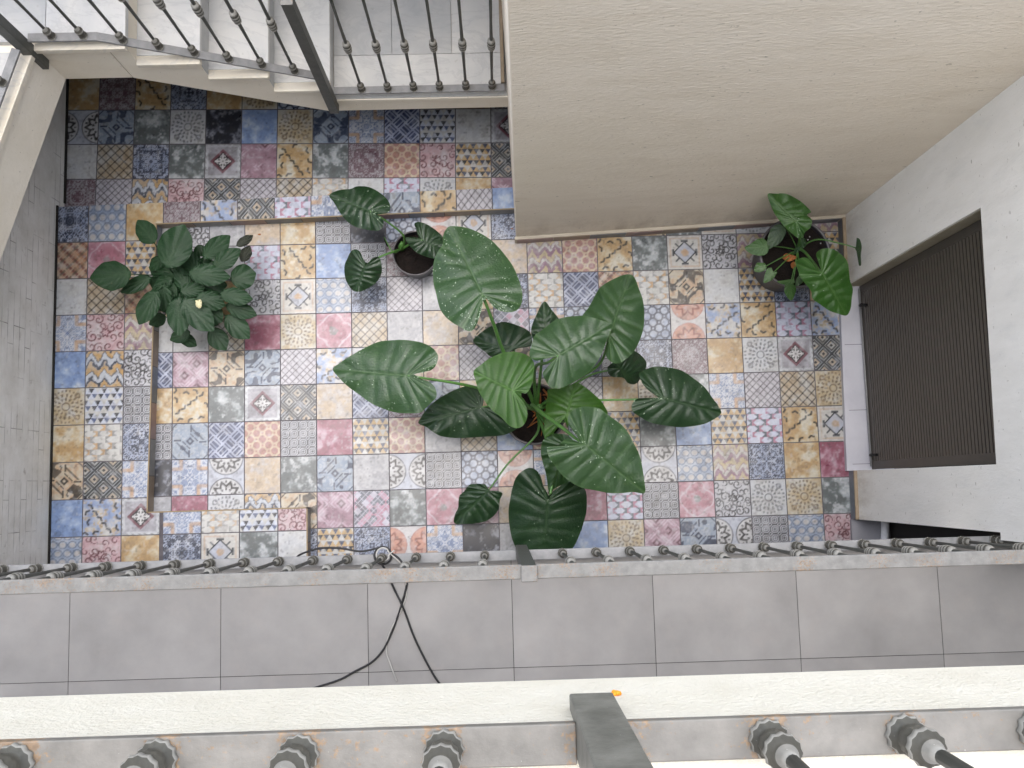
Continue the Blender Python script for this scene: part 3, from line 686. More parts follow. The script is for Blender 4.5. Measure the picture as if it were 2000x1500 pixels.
mb.box(3.8975, 3.899, DY1+.05, DY0-.05, .10, DZ-.06, 1); mb.build('louvre_panel', [M['louvre'], M['groove_shade']], door)
for y in (-.455, -1.285):
    mb = MB(); mb.tube([(3.872,y,.13), (3.835,y,.13)], .008, 10); mb.tube([(3.838,y-.0,.118),(3.838,y,.142)], .009, 10); mb.build('hinge_pin', [M['black']], door)
mb = MB(); mb.tube([(3.866,DY1+.02,.05),(3.866,DY0-.02,.05)], .006, 8); mb.build('latch_rod', [M['rail_clean']], door)
# second recess: dark doorway and white pipe
door = empty('dark_doorway', (3.95, -2.1, .02), 'black unlit doorway at the foot of the grey wall beside the lower gallery', 'doorway')
mb = MB(); mb.box(3.955, 3.98, RY-1.05, RY-.002, .023, 1.36); mb.build('dark_panel', [M['interior']], door)  # flat panel whose near-black colour stands for the unlit interior
xp = float(at(1727,1035,.05)[0]); mb = MB(); mb.tube([(xp+.01,RY-.006,.05), (xp,RY-.12,.045), (xp-.012,RY-.34,.04)], .021, 14); o = mb.build('white_pipe', [M['white_pl']])
tag(o, 'short white plastic pipe lying in the recess beside the dark doorway', 'pipe')

# left wall under the gallery
wall = empty('whitewashed_wall', (-.7, -.3, 0), 'rough whitewashed block wall on the left below the gallery', 'wall')
mb = MB(); mb.box(-.95, -.622, -3.0, 1.8, 0, 1.048); mb.build('wall_face', [M['left_wall']], wall)
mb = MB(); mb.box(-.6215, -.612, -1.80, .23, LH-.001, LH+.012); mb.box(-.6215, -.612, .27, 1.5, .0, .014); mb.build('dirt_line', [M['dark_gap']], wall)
# enclosing walls out of the picture
mb = MB(); mb.box(-1.9, -1.62, -3.0, 1.85, 0, 2.3); tag(mb.build('house_wall', [M['back_wall']]), 'pale rendered house wall behind the left gallery', 'wall')
mb = MB(); mb.box(-1.62, 1.86, 1.82, 2.1, 0, TOP-.1); tag(mb.build('house_wall', [M['back_wall']]), 'pale rendered house wall at the back of the stairs', 'wall')
mb = MB(); mb.box(4.41, 4.6, -3.0, -1.67, 0, 4.09); tag(mb.build('house_wall', [M['grey_plaster']]), 'pale plaster wall closing the right end of the lower gallery', 'wall')
mb = MB(); mb.box(-1.9, 4.65, -3.25, -3.0, 0, 6.4); mb.box(-1.9, 1.9, -3.25, -3.002, 6.4, 10.5); tag(mb.build('house_wall', [M['back_wall']]), 'pale rendered house wall behind both galleries', 'wall')  # upper box is an added tower, keeps sky light off the under-stair floor

# ------------------------------------------------------------------ stairs, landing, gallery
SY = .530
tread_n = [1.049, .792, .526, .255]; zl = .76; rs = .155
st = empty('staircase', (.6, .9, 0), 'white marble staircase rising to the left from its landing', 'staircase')
mb = MB()
prof = [(1.93,.615),(.985,.615),(.165,1.05),(.165,1.345),(.245,1.345),(.245,1.195),(.516,1.195),(.516,1.04),(.782,1.04),(.782,.885),(1.039,.885),(1.039,.728),(1.93,.728)]
mb.prism_xz(prof, SY, 1.7); mb.build('stringer', [M['cream']], st)
mb = MB(); mb.prism_xz([(1.925,.6145),(.985,.6145),(.165,1.0495),(.165,1.0465),(.984,.6115),(1.925,.6115)], SY+.006, 1.7); mb.build('added_soffit_liner', [M['raw']], st)  # added dark liner, reduces light bouncing under the flight
for k in range(3):
    x1 = tread_n[k]; x0 = tread_n[k+1]-.012; z = zl+(k+1)*rs
    mb = MB(); mb.box(x0, x1, SY-.022, SY+.022, z-.03, z, 1); mb.box(x0, x1, SY+.0222, 1.7, z-.03, z, 0); o = mb.build('tread', [M['marble'], M['marble_edge']], st, .004)
    mb = MB(); mb.box(x1-.013, x1-.0095, SY-.002, 1.7, z-rs+.001, z-.031); mb.build('riser', [M['marble_grey']], o)
mb = MB(); mb.box(x0 := 1.9, 1.9, 0, 0, 0, 0) if False else None
mb = MB()
def slab_tiles(mb, xs, ys, z0, z1, gap=.0012, mats=None):
    k = 0
    for i in range(len(xs)-1):
        for j in range(len(ys)-1):
            mb.box(xs[i]+gap, xs[i+1]-gap, ys[j]+gap, ys[j+1]-gap, z0, z1, (mats[k%len(mats)] if mats else 0)); k += 1
slab_tiles(mb, [1.040, 1.90], [SY+.0, .753], zl-.03, zl)
slab_tiles(mb, [1.040, 1.33, 1.628, 1.90], [.753, 1.7], zl-.03, zl, mats=[1, 1, 0])
mb.build('landing_paving', [M['marble'], M['marble_grey']], st)
mb = MB(); mb.box(.99, 1.93, SY-.008, SY-.0005, zl-.032, zl-.002); mb.build('landing_nosing', [M['cream']], st)
mb = MB(); mb.box(1.868, 1.884, .56, 1.7, zl+.001, zl+.09); mb.build('skirting', [M['tan_trim']], st)
mb = MB(); mb.box(-.62, 1.94, 1.02, 1.12, 0, .612); o = mb.build('light_blocking_wall', [M['raw']]); tag(o, 'raw grey concrete wall closing the dark space under the stairs', 'wall')  # unseen wall, added to darken the floor beneath the landing
# the gallery on the left (level with the lower gallery)
gx = lambda y: -.150+.325*(y-.515)
gal = empty('gallery', (-.8, 0, 1.38), 'white edged gallery slab on the left, at the head of the stairs', 'gallery')
mb = MB(); poly = [(.16, .531), (.16, 1.75), (-1.62, 1.75), (-1.62, -3.0), (gx(-3.0), -3.0), (gx(.531)+.0, .531)]
poly = [(.16, .531), (.16, 1.75), (-1.62, 1.75), (-1.62, -2.99), (gx(-2.99), -2.99), (gx(.531), .531)]
mb.prism(poly, 1.05, 1.345); mb.build('slab', [M['cream']], gal)
mb = MB(); mb.prism([(.255, SY+.0222), (.255, 1.74), (-.085, 1.74), (-.085, SY+.0222)], 1.346, 1.38)
mb.prism([(.255, SY-.020), (.255, SY+.022), (-.14, SY+.022), (-.16, SY-.020)], 1.346, 1.3801, 2)
mb.prism([(-.0865, SY+.0222), (-.0865, 1.74), (-1.6, 1.74), (-1.6, SY+.0222)], 1.346, 1.38, 1)
mb.prism([(gx(.505)-.035, .505), (-1.6, .505), (-1.6, -2.98), (gx(-2.98)-.035, -2.98)], 1.346, 1.38, 1)
mb.prism([(gx(.505)+.018, .505), (gx(.505)-.034, .505), (gx(-2.98)-.034, -2.98), (gx(-2.98)+.018, -2.98)], 1.346, 1.38, 2)
mb.build('paving', [M['marble'], M['marble_grey'], M['marble_edge']], gal, .003)

# ------------------------------------------------------------------ lower gallery (below the camera)
WZ = 1.38; WYF = -1.668
mb = MB(); mb.box(-1.62 if False else gx(-1.7)+.03, 4.4, -2.99, WYF-.02, 1.08, WZ-.012); lowg = empty('gallery', (1.8, -2.2, WZ), 'gallery walkway paved with large grey tiles below the camera', 'gallery')
mb.build('slab', [M['cream']], lowg)
xs = [-.84, -.52, .071, .6745, 1.264, 1.846, 2.418, 3.003, 3.583, 4.163, 4.40]; ys = [-2.99, -2.70, -2.122, WYF-.002]
V = MB(); rn = []
random.seed(4)
for i in range(len(xs)-1):
    for j in range(len(ys)-1):
        V.box(xs[i]+.0012, xs[i+1]-.0012, ys[j]+.0012, ys[j+1]-.0012, WZ-.011, WZ); rn += [(random.random()*9, random.random()*9, random.random()*3)]*8
me = V.mesh('paving'); a = me.attributes.new('rnd', 'FLOAT_VECTOR', 'POINT'); a.data.foreach_set('vector', np.array(rn, np.float32).ravel())
obj('paving', me, [M['grey_tile']], lowg)
mb = MB(); mb.box(-.84, 4.39, -2.985, WYF-.004, WZ-.0118, WZ-.003); mb.build('joints', [M['dark_gap']], lowg)
mb = MB(); mb.box(-1.9, 1.85, .86, 1.85, TOP-.02, TOP+.2); tag(mb.build('shading_slab', [M['back_wall']]), 'pale rendered upper floor slab above the stairs', 'ceiling')  # out of view, added to keep sky light off the landing
# upper gallery edge (white) in front of the camera
UZ = 4.326; UF = -1.632
ug = empty('gallery', (1.8, -2.2, UZ), 'white painted slab edge of the upper gallery along the bottom', 'gallery')
mb = MB(); mb.box(-1.9, 4.65, -3.0, UF-.02, 4.10, UZ-.012); mb.build('slab', [M['cream']], ug)
mb = MB(); mb.box(-1.9, 4.65, UF-.07, UF, 4.098, UZ); mb.build('slab_edge', [M['white_render']], ug, .003)
mb = MB(); slab_tiles(mb, [-1.9, -1.1, -.5, .1, .7, 1.3, 1.98, 2.6, 3.2, 4.2], [-2.99, -2.3, UF-.071], UZ-.011, UZ-.001); mb.build('paving', [M['upper_floor']], ug)

# ------------------------------------------------------------------ iron railings
def bal_meshes(h):
    "bar, base collar, middle collar of a baluster of height h (origin at its foot)"
    b = MB(); b.lathe([(.0068,.045),(.0062,h*.25),(.0078,h*.45),(.0078,h*.55),(.0062,h*.75),(.0068,h)], n=12)
    c = MB()
    pr = [(.0178,.0),(.0186,.004),(.0178,.010),(.0130,.012),(.0128,.019),(.0155,.026),(.0150,.036),(.0128,.041),(.0166,.044),(.0176,.049),(.0166,.054),(.0118,.057),(.0110,.063),(.0085,.070),(.0070,.080)]
    lb = [.05,.07,.05,0,0,.05,.05,0,.04,.05,.04,0,0,0,0]
    c.lathe(pr, n=24, lobes=lb)
    for i, f in enumerate(c.f):
        k = i//24
        if k in (2,3,4,5,6,7,10,11): c.m[i] = 1
    k = MB(); z0 = h*.5-.045
    pr = [(.0078,0),(.0115,.005),(.0158,.008),(.0168,.014),(.0158,.020),(.0126,.022),(.0126,.027),(.0176,.030),(.0188,.036),(.0176,.042),(.0130,.044),(.0130,.048),(.0176,.050),(.0188,.056),(.0176,.062),(.0126,.065),(.0126,.070),(.0158,.072),(.0168,.078),(.0158,.084),(.0115,.087),(.0078,.092)]
    k.lathe([(r, z+z0) for r, z in pr], n=20)
    for i, f in enumerate(k.f):
        q = i//20
        if q in (4,5,6,9,10,11,14,15,16): k.m[i] = 1
    return b.mesh('baluster'), c.mesh('base_collar'), k.mesh('middle_collar')
BAL = bal_meshes(.90)
for me, mats in zip(BAL, ([M['rail_dark']], [M['collar'], M['collar_dark']], [M['collar'], M['collar_dark']])):
    for m in mats: me.materials.append(m)
def child(name, me, parent, loc):
    o = bpy.data.objects.new(name, me); COL.objects.link(o); o.parent = parent; o.location = loc; return o
def baluster(rail, p):
    b = child('baluster', BAL[0], rail, Vector(p)-rail.location)
    child('base_collar', BAL[1], b, (0,0,0)); child('middle_collar', BAL[2], b, (0,0,0)); return b
def post(rail, x, y, z0, z1, s=.046, mat='rail_dark', cap=True):
    mb = MB(); mb.box(x-s/2, x+s/2, y-s/2, y+s/2, z0, z1); o = mb.build('post', [M[mat]], rail, .002)
    if cap:
        c = MB(); c.box(x-s/2-.002, x+s/2+.002, y-s/2-.002, y+s/2+.002, z1, z1+.006); cc = c.mesh('post_cap')
        co = obj('post_cap', cc, [M['rail_grey']]); co.parent = o; b = co.modifiers.new('bevel', 'BEVEL'); b.width = .004; b.segments = 3
        co.matrix_parent_inverse = Matrix.Identity(4)
    return o
# lower gallery railing
RB = WZ+.075; RT = RB+.912; ry = -1.657; rb = -1.672
r = empty('iron_railing', (1.89, ry, WZ), 'grey iron railing with rusty top rail along the lower gallery, tiled walkway behind it', 'railing')
xs1 = [1.335+.1355*k for k in range(-14, 4)]; xs2 = [2.05+.1335*k for k in range(17)]
for a, b in ((-.75, 1.867), (1.913, 4.38)):
    mb = MB(); mb.box(a, b, rb-.02, rb+.02, RB-.012, RB); mb.build('bottom_rail', [M['rail_clean']], r, .0015)
    mb = MB(); mb.box(a, b, ry-.022, ry+.022, RT-.014, RT); mb.build('top_rail', [M['rail_grey']], r, .003)
for x in xs1+xs2: baluster(r, (x, rb+.005, RB))
post(r, 1.890, -1.662, WZ-.05, RT+.006)
# upper railing, under the camera
UB = 4.3385; uy0 = -1.6455
r = empty('iron_railing', (1.897, uy0, UZ), 'nearest iron railing, big scalloped collars and thick post on the white slab edge', 'railing')
for a, b in ((-1.0, 1.874), (1.920, 4.1)):
    mb = MB(); mb.box(a, b, uy0-.0195, uy0+.0195, UB-.012, UB); mb.build('bottom_rail', [M['rail_near_a' if a < 0 else 'rail_near_b']], r, .0015)
    mb = MB(); mb.box(a, b, uy0-.022, uy0+.022, UB+.90, UB+.914); mb.build('top_rail', [M['rail_grey']], r, .003)
for x in [1.340-.135*k for k in range(1, 10)]+[1.340,1.475,1.609,1.747,2.058,2.190,2.318]+[2.318+.134*k for k in range(1, 10)]: baluster(r, (x, uy0, UB))
post(r, 1.897, -1.639, 4.253, UB+.92, mat='post_iron')
# landing and stair railing
ly_ = .539; LB = .84
r = empty('stair_railing', (1.03, ly_, .76), 'dark grey iron railing along the stair landing and up the marble flight', 'railing')
mb = MB(); mb.box(1.052, 1.885, ly_-.018, ly_+.018, LB-.012, LB); mb.build('bottom_rail', [M['rail_clean']], r, .0015)
mb = MB(); mb.box(1.052, 1.885, ly_-.02, ly_+.02, LB+.90, LB+.914); mb.build('top_rail', [M['rail_clean']], r, .003)
for x in (1.190,1.317,1.442,1.568,1.696,1.823): baluster(r, (x, ly_, LB))
p0 = at_y(612, 146, ly_); p1 = at_y(188, 72, ly_); p2 = at_y(46, 82, ly_); p1[2] = p2[2] = max(p1[2], 1.44)
p1 = np.array([at(188, 72, p1[2])[0], ly_, p1[2]]); p2 = np.array([-.13, ly_, p1[2]])
sl = (p1[2]-p0[2])/(p1[0]-p0[0]); p0 = np.array([1.008, ly_, p0[2]+sl*(1.008-p0[0])])
for dz, nm in ((0, 'bottom_rail'), (.91, 'top_rail')):
    mb = MB(); o = np.array([0,0,dz-.006])
    v = []; 
    for p in (p0, p1, p2):
        q = p+o; v += [(q[0],q[1]-.018,q[2]-.006),(q[0],q[1]+.018,q[2]-.006),(q[0],q[1]+.018,q[2]+.006),(q[0],q[1]-.018,q[2]+.006)]
    f = [(0,1,2,3),(11,10,9,8)]
    for k in (0, 4):
        for i in range(4): f.append((k+i, k+4+i, k+4+(i+1)%4, k+(i+1)%4))
    mb.add(v, f); mb.build(nm, [M['rail_clean']], r)
for (u, v) in ((312,93),(381,102),(448,113),(513,124.5),(576,135),(102,75),(163.5,71),(241.5,78)):
    q = at_y(u, v+2, ly_); x = q[0]; z = p1[2] if x < p1[0] else p0[2]+(x-p0[0])*sl
    # slide along the rail until it matches the measured column
    for _ in range(8):
        z = p1[2] if x < p1[0] else p0[2]+(x-p0[0])*sl
        d = ray(u, v+2); x = CP[0]+(z-CP[2])/d[2]*d[0]
    baluster(r, (x, ly_, z))
post(r, 1.031, SY-.024, .69, LB+.93)
# left gallery railing
gy = lambda y: gx(y)-.02
r = empty('gallery_railing', (-.16, .5, 1.38), 'dark grey iron railing turning down the left gallery edge', 'railing')
a = (gy(.49), .49, p1[2]-.006); b = (gy(-2.9), -2.9, p1[2]-.006)
mb = MB(); mb.beam(a, b, .036, .012); mb.build('bottom_rail', [M['rail_clean']], r)
mb = MB(); mb.beam((a[0],a[1],a[2]+.91), (b[0],b[1],b[2]+.91), .04, .014); mb.build('top_rail', [M['rail_clean']], r)
for k in range(20):
    y = .34-.135*k
    baluster(r, (gy(y), y, p1[2]))
post(r, -.155, .512, 1.24, p1[2]+.93)

# ------------------------------------------------------------------ leaves and pots
RG = {1:(640,420,4.7619),2:(900,520,5.0),3:(640,640,4.7619),4:(1020,680,5.0),5:(860,840,4.7619),6:(160,410,5.2632),7:(630,350,6.523),8:(1440,360,5.769)}
def px(rg, p): o = RG[rg]; return np.array([o[0]+p[0]/o[2], o[1]+p[1]/o[2]])
def leaf(parent, rg, A, T, outl, zA, zT, mat, fold=.25, rows=22, wav=.010, ridge=.006, nper=132, name='leaf', veins=True, droop=.0):
    A = px(rg, A); T = px(rg, T); O = np.array([px(rg, p) for p in outl]); O = spline(np.vstack([O, O[:1]]), nper+1)[:-1]
    L = np.linalg.norm(T-A); ax = (T-A)/L; side = np.array([-ax[1], ax[0]])
    rr = np.linspace(0, 1, rows+1)[1:]
    P = [A[None]]+[A+(O-A)*q for q in rr]; P = np.vstack(P)
    s = (P-A)@ax/L; t = (P-A)@side/L; rad = np.concatenate([[0]]+[np.full(nper, q) for q in rr]); ang = np.concatenate([[0]]+[np.arange(nper)/nper*2*math.pi]*rows)
    vein = np.zeros(len(P)); ridgev = np.zeros(len(P))
    it = int(np.argmin(np.linalg.norm(O-T, axis=1)))
    if veins:
        segs = [(A, T, 1.5)]
        isn = int(np.argmin(np.linalg.norm(O-A, axis=1)))
        for dr in (1, -1):
            n_ = ((it-isn)*dr)%nper
            for k in range(1, 10):
                f = k/10.0; e = O[(isn+dr*int(round(n_*(f**.9))))%nper]; st_ = A+(T-A)*max(0, (f-.38)/.62)*.85
                segs.append((st_, e, .85))
        for a, b, wd in segs:
            d = b-a; h = np.clip(((P-a)@d)/(d@d), 0, 1); dist = np.linalg.norm(P-a-h[:, None]*d, axis=1); wpx = wd*(1.25-.8*h)
            vein = np.maximum(vein, np.exp(-(dist/np.maximum(wpx, .25))**2)); ridgev = np.maximum(ridgev, np.exp(-(dist/(3.2))**2))
    vein = np.maximum(vein, .55*np.clip((rad-.955)/.03, 0, 1))
    k = L/1850*4.7                                # leaf length in metres, roughly
    z = zA+(zT-zA)*s-fold*k*t*t*1.0+ridge*-ridgev+wav*np.sin(ang*9+A[0])*rad**3-droop*k*np.clip(s-.3, 0, 1)**2
    V = [at(P[i,0], P[i,1], z[i]) for i in range(len(P))]
    Fc = [(0, 1+i, 1+(i+1)%nper) for i in range(nper)]
    for q in range(rows-1):
        b = 1+q*nper
        for i in range(nper):
            j = (i+1)%nper; Fc.append((b+i, b+nper+i, b+nper+j, b+j))
    # a leaf blade never dips under the paving
    V = [(p[0], p[1], p[2]) for p in V]
    # image y runs down: flip so that normals look up
    me = bpy.data.meshes.new(name); me.from_pydata(V, [], Fc); me.update()
    if me.polygons[0].normal.z < 0: me.flip_normals()
    for p in me.polygons: p.use_smooth = True
    at_ = me.attributes.new('vein', 'FLOAT', 'POINT'); at_.data.foreach_set('value', vein.astype(np.float32))
    return obj(name, me, [M[mat]], parent)
def stem(leaf_o, pts, r0, r1, rg=None, mat='stem', parent=None):
    "pts: (px, py, z)"
    W = []
    for p in pts:
        q = px(rg, p[:2]) if rg else p[:2]; W.append(at(q[0], q[1], p[2]))
    W = spline(W, 18); mb = MB(); mb.tube([tuple(p) for p in W], [r0+(r1-r0)*i/17 for i in range(18)], 8)
    me = mb.mesh('stem'); o = obj('stem', me, [M[mat]]); o.parent = leaf_o; 
    root = leaf_o.parent if leaf_o.parent else leaf_o
    o.matrix_parent_inverse = Matrix.Identity(4) if leaf_o.parent else Matrix.Translation(-leaf_o.location)
    return o
def pot(plant, c, r, h, rim=.012, soil_d=.03):
    x, y = c
    mb = MB(); mb.lathe([(r*.80,0),(r*.97,h-.012)], (x,y,0.001), 48, cap=False); mb.lathe([(r*.80,.0),(.001,.0)], (x,y,.002), 48, cap=False); mb.lathe([(r*.945,h-.004),(r*.92,h-soil_d-.01)], (x,y,0), 48, cap=False); mb.build('pot', [M['pot']], plant)
    mb = MB(); mb.lathe([(r*.955,h-.02),(r,h-.018),(r*1.01,h-.004),(r,h),(r*.945,h),(r*.935,h-.008)], (x,y,0.001), 56, cap=False); mb.build('rim', [M['rim']], plant)
    mb = MB(); rng = random.Random(int(r*1e4)); n = 40; vs = [(x,y,h-soil_d+.008)]; fs = []
    for k in range(1, 9):
        for i in range(n): a = 2*math.pi*i/n; q = r*.935*k/8; vs.append((x+q*math.cos(a), y+q*math.sin(a), h-soil_d+rng.uniform(-.005,.006)))
    for i in range(n): fs.append((0, 1+i, 1+(i+1)%n))
    for k in range(7):
        for i in range(n): j = (i+1)%n; b = 1+k*n; fs.append((b+i, b+n+i, b+n+j, b+j))
    mb.add(vs, fs, 0, True); mb.build('soil', [M['soil']], plant)
def drops(leaf_o, n, seed, r=(.0009,.0024), lo=0.0):
    rng = random.Random(seed); me = leaf_o.data; vs = me.vertices; mb = MB(); N = len(vs)
    for _ in range(n):
        v = vs[rng.randrange(int(N*lo), N)]; q = rng.uniform(*r); p = v.co; e = 1.2+1.4*rng.random()
        th = rng.random()*math.pi
        V = [(p.x,p.y,p.z+q*.8)]; F_ = []
        for k in range(8):
            a = 2*math.pi*k/8; dx, dy = q*e*math.cos(a), q*math.sin(a); V.append((p.x+dx*math.cos(th)-dy*math.sin(th), p.y+dx*math.sin(th)+dy*math.cos(th), p.z+.0003))
        V += [(p.x+(a-p.x)*.6, p.y+(b-p.y)*.6, p.z+q*.6) for a, b, c in V[1:]]
        F_ = [(1+k,1+(k+1)%8,9+(k+1)%8,9+k) for k in range(8)]+[(9+k,9+(k+1)%8,0) for k in range(8)]
        mb.add(V, F_, 0, True)
    o = obj('water_drops', mb.mesh('water_drops'), [M['drop']]); o.parent = leaf_o; o['kind'] = 'stuff'

# ---- big elephant ear in the middle
pc = at(1040, 815, .30)
PX_, PY_ = float(at(1043, 808, .27)[0]), float(at(1043, 808, .27)[1])
pl = empty('elephant_ear_plant', (PX_, PY_, 0), 'largest potted elephant ear plant, broad leaves, in the middle of the patio', 'plant')
pot(pl, (PX_, PY_), .165, .27)
base = (1048, 800)
B = lambda z=.30: (base[0], base[1], z)
o = leaf(pl, 1, (1440,740), (1130,110), [(1445,800),(1490,778),(1540,850),(1600,890),(1690,905),(1760,885),(1800,830),(1812,760),(1800,670),(1770,580),(1720,470),(1640,360),(1540,250),(1440,180),(1330,130),(1240,108),(1140,103),(1095,140),(1072,200),(1068,275),(1030,330),(990,420),(980,520),(985,640),(1010,740),(1040,860),(1090,940),(1160,1000),(1230,1040),(1300,1078),(1350,1070),(1390,1010),(1420,920),(1435,850)], 1.02, .92, 'leaf_mid', .35)
s1 = px(1,(1440,745)); stem(o, [(*s1,1.012),(*px(1,(1500,900)),.95),(*px(1,(1560,1060)),.84),(*px(1,(1640,1280)),.66),(1020,740,.5),B(.28)], .0065, .012)
drops(o, 220, 1, lo=.5)
o = leaf(pl, 3, (740,445), (48,385), [(800,432),(870,410),(950,400),(1000,360),(1026,290),(1018,240),(970,185),(880,140),(740,115),(620,115),(480,130),(340,190),(200,270),(110,330),(48,385),(100,460),(180,540),(290,620),(400,700),(520,755),(640,790),(770,797),(860,790),(910,750),(970,690),(1012,640),(1000,560),(940,500),(860,472)], .80, .70, 'leaf_mid', .4)
stem(o, [(*px(3,(745,446)),.795),(*px(3,(900,470)),.77),(*px(3,(1240,525)),.66),(*px(3,(1500,590)),.5),(1000,780,.42),B(.28)], .005, .010); drops(o, 60, 2, lo=.5)
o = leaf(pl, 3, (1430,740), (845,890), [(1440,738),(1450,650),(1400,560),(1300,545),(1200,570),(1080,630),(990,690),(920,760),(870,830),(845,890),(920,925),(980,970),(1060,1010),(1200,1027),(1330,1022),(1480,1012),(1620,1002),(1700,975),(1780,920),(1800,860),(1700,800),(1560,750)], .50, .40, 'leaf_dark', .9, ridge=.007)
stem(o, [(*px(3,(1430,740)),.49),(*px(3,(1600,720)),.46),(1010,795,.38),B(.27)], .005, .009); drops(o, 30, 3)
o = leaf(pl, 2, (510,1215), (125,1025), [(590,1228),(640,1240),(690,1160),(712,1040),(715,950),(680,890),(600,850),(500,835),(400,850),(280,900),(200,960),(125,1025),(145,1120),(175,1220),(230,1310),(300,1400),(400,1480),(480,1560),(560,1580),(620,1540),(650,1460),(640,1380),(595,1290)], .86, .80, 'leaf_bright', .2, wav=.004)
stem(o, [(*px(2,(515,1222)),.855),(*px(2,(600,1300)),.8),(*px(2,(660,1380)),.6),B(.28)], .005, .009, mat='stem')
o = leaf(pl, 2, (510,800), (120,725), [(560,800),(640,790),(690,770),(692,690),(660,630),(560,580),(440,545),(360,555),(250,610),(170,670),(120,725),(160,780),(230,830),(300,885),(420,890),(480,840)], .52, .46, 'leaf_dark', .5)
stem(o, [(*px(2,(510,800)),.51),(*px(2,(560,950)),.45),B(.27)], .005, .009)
o = leaf(pl, 2, (955,872), (1475,560), [(905,888),(800,910),(730,922),(668,870),(690,780),(720,680),(810,610),(900,540),(990,503),(1100,488),(1200,484),(1300,505),(1400,535),(1480,558),(1460,640),(1420,740),(1380,840),(1320,950),(1230,1050),(1100,1130),(980,1187),(880,1186),(830,1120),(800,1050),(830,1000),(890,930),(930,893)], .88, .84, 'leaf_mid', .5, ridge=.007)
stem(o, [(*px(2,(950,875)),.875),(*px(2,(850,940)),.8),(*px(2,(720,1010)),.6),B(.28)], .0055, .010)
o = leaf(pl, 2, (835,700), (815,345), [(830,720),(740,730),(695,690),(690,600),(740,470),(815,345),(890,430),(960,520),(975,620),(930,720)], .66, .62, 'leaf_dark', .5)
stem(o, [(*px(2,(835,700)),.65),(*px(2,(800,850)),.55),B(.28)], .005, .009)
o = leaf(pl, 2, (1452,680), (1650,85), [(1440,720),(1380,740),(1290,690),(1200,600),(1185,490),(1250,400),(1330,250),(1380,190),(1500,120),(1620,78),(1692,105),(1740,220),(1780,340),(1792,480),(1780,620),(1740,740),(1690,830),(1620,900),(1550,946),(1470,936),(1418,870),(1432,780)], .78, .66, 'leaf_mid', .7, ridge=.009, wav=.009)
stem(o, [(*px(2,(1450,690)),.77),(*px(2,(1350,960)),.62),(*px(2,(1050,1150)),.45),B(.28)], .005, .010)
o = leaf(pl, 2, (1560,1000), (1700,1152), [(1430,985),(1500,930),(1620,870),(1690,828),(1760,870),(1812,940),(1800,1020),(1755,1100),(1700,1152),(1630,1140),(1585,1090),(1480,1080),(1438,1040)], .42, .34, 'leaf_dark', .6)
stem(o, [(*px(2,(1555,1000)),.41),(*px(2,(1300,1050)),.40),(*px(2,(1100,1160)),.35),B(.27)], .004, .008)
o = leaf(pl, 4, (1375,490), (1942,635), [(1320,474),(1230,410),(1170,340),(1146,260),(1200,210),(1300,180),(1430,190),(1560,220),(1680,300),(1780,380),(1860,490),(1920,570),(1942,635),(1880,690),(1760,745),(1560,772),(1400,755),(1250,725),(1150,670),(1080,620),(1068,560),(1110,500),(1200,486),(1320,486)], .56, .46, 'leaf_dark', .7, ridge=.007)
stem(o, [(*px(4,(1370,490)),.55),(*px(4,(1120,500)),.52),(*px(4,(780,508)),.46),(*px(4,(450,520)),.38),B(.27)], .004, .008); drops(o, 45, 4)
o = leaf(pl, 4, (618,945), (1197,1412), [(560,895),(490,800),(448,730),(460,640),(520,590),(600,569),(700,578),(770,600),(850,660),(960,740),(1030,820),(1090,930),(1140,1030),(1170,1150),(1190,1280),(1197,1412),(1080,1405),(960,1417),(850,1415),(700,1387),(580,1362),(480,1310),(380,1230),(320,1150),(270,1080),(243,1000),(260,962),(350,945),(440,880),(545,918)], 1.0, .88, 'leaf_mid', .3)
stem(o, [(*px(4,(610,938)),.99),(*px(4,(520,880)),.95),(*px(4,(400,785)),.84),(*px(4,(250,680)),.68),(*px(4,(100,560)),.5),B(.28)], .006, .013); drops(o, 50, 5)
o = leaf(pl, 4, (432,650), (525,345), [(440,780),(400,700),(300,830),(220,850),(225,650),(245,470),(260,400),(400,390),(522,338),(600,370),(700,450),(780,530),(832,645),(700,650),(560,650),(480,700)], .60, .55, 'leaf_bright', .5, wav=.008)
stem(o, [(*px(4,(432,655)),.59),(*px(4,(400,720)),.55),(*px(4,(230,640)),.4),B(.27)], .004, .009)
o = leaf(pl, 5, (1180,150), (1015,608), [(1080,30),(960,90),(935,200),(950,290),(985,420),(1015,608),(1060,548),(1180,485),(1300,430),(1350,250),(1200,60)], .62, .50, 'leaf_mid', .5)
stem(o, [(*px(5,(1180,150)),.61),(*px(5,(1050,40)),.5),B(.28)], .004, .009)
o = leaf(pl, 5, (1000,660), (960,1232), [(1008,612),(950,500),(930,420),(880,365),(820,353),(750,390),(700,450),(670,540),(650,640),(634,760),(645,900),(670,1020),(715,1110),(800,1180),(950,1235),(1100,1205),(1230,1100),(1300,960),(1350,800),(1364,680),(1350,560),(1290,510),(1200,480),(1100,530),(1050,570)], .52, .40, 'leaf_dark', .6, ridge=.006)
stem(o, [(*px(5,(1003,650)),.51),(*px(5,(1030,560)),.52),(*px(5,(1050,300)),.48),B(.28)], .005, .010); drops(o, 20, 6)
o = leaf(pl, 5, (450,562), (133,868), [(420,503),(340,500),(270,510),(220,570),(175,620),(165,720),(135,790),(133,868),(240,872),(370,862),(470,820),(540,740),(555,650),(577,588),(520,565),(475,578)], .30, .18, 'leaf_dark', .4)
stem(o, [(*px(5,(452,558)),.295),(*px(5,(640,300)),.32),(*px(5,(900,30)),.34),B(.27)], .004, .007)
mb = MB(); rng = random.Random(3)
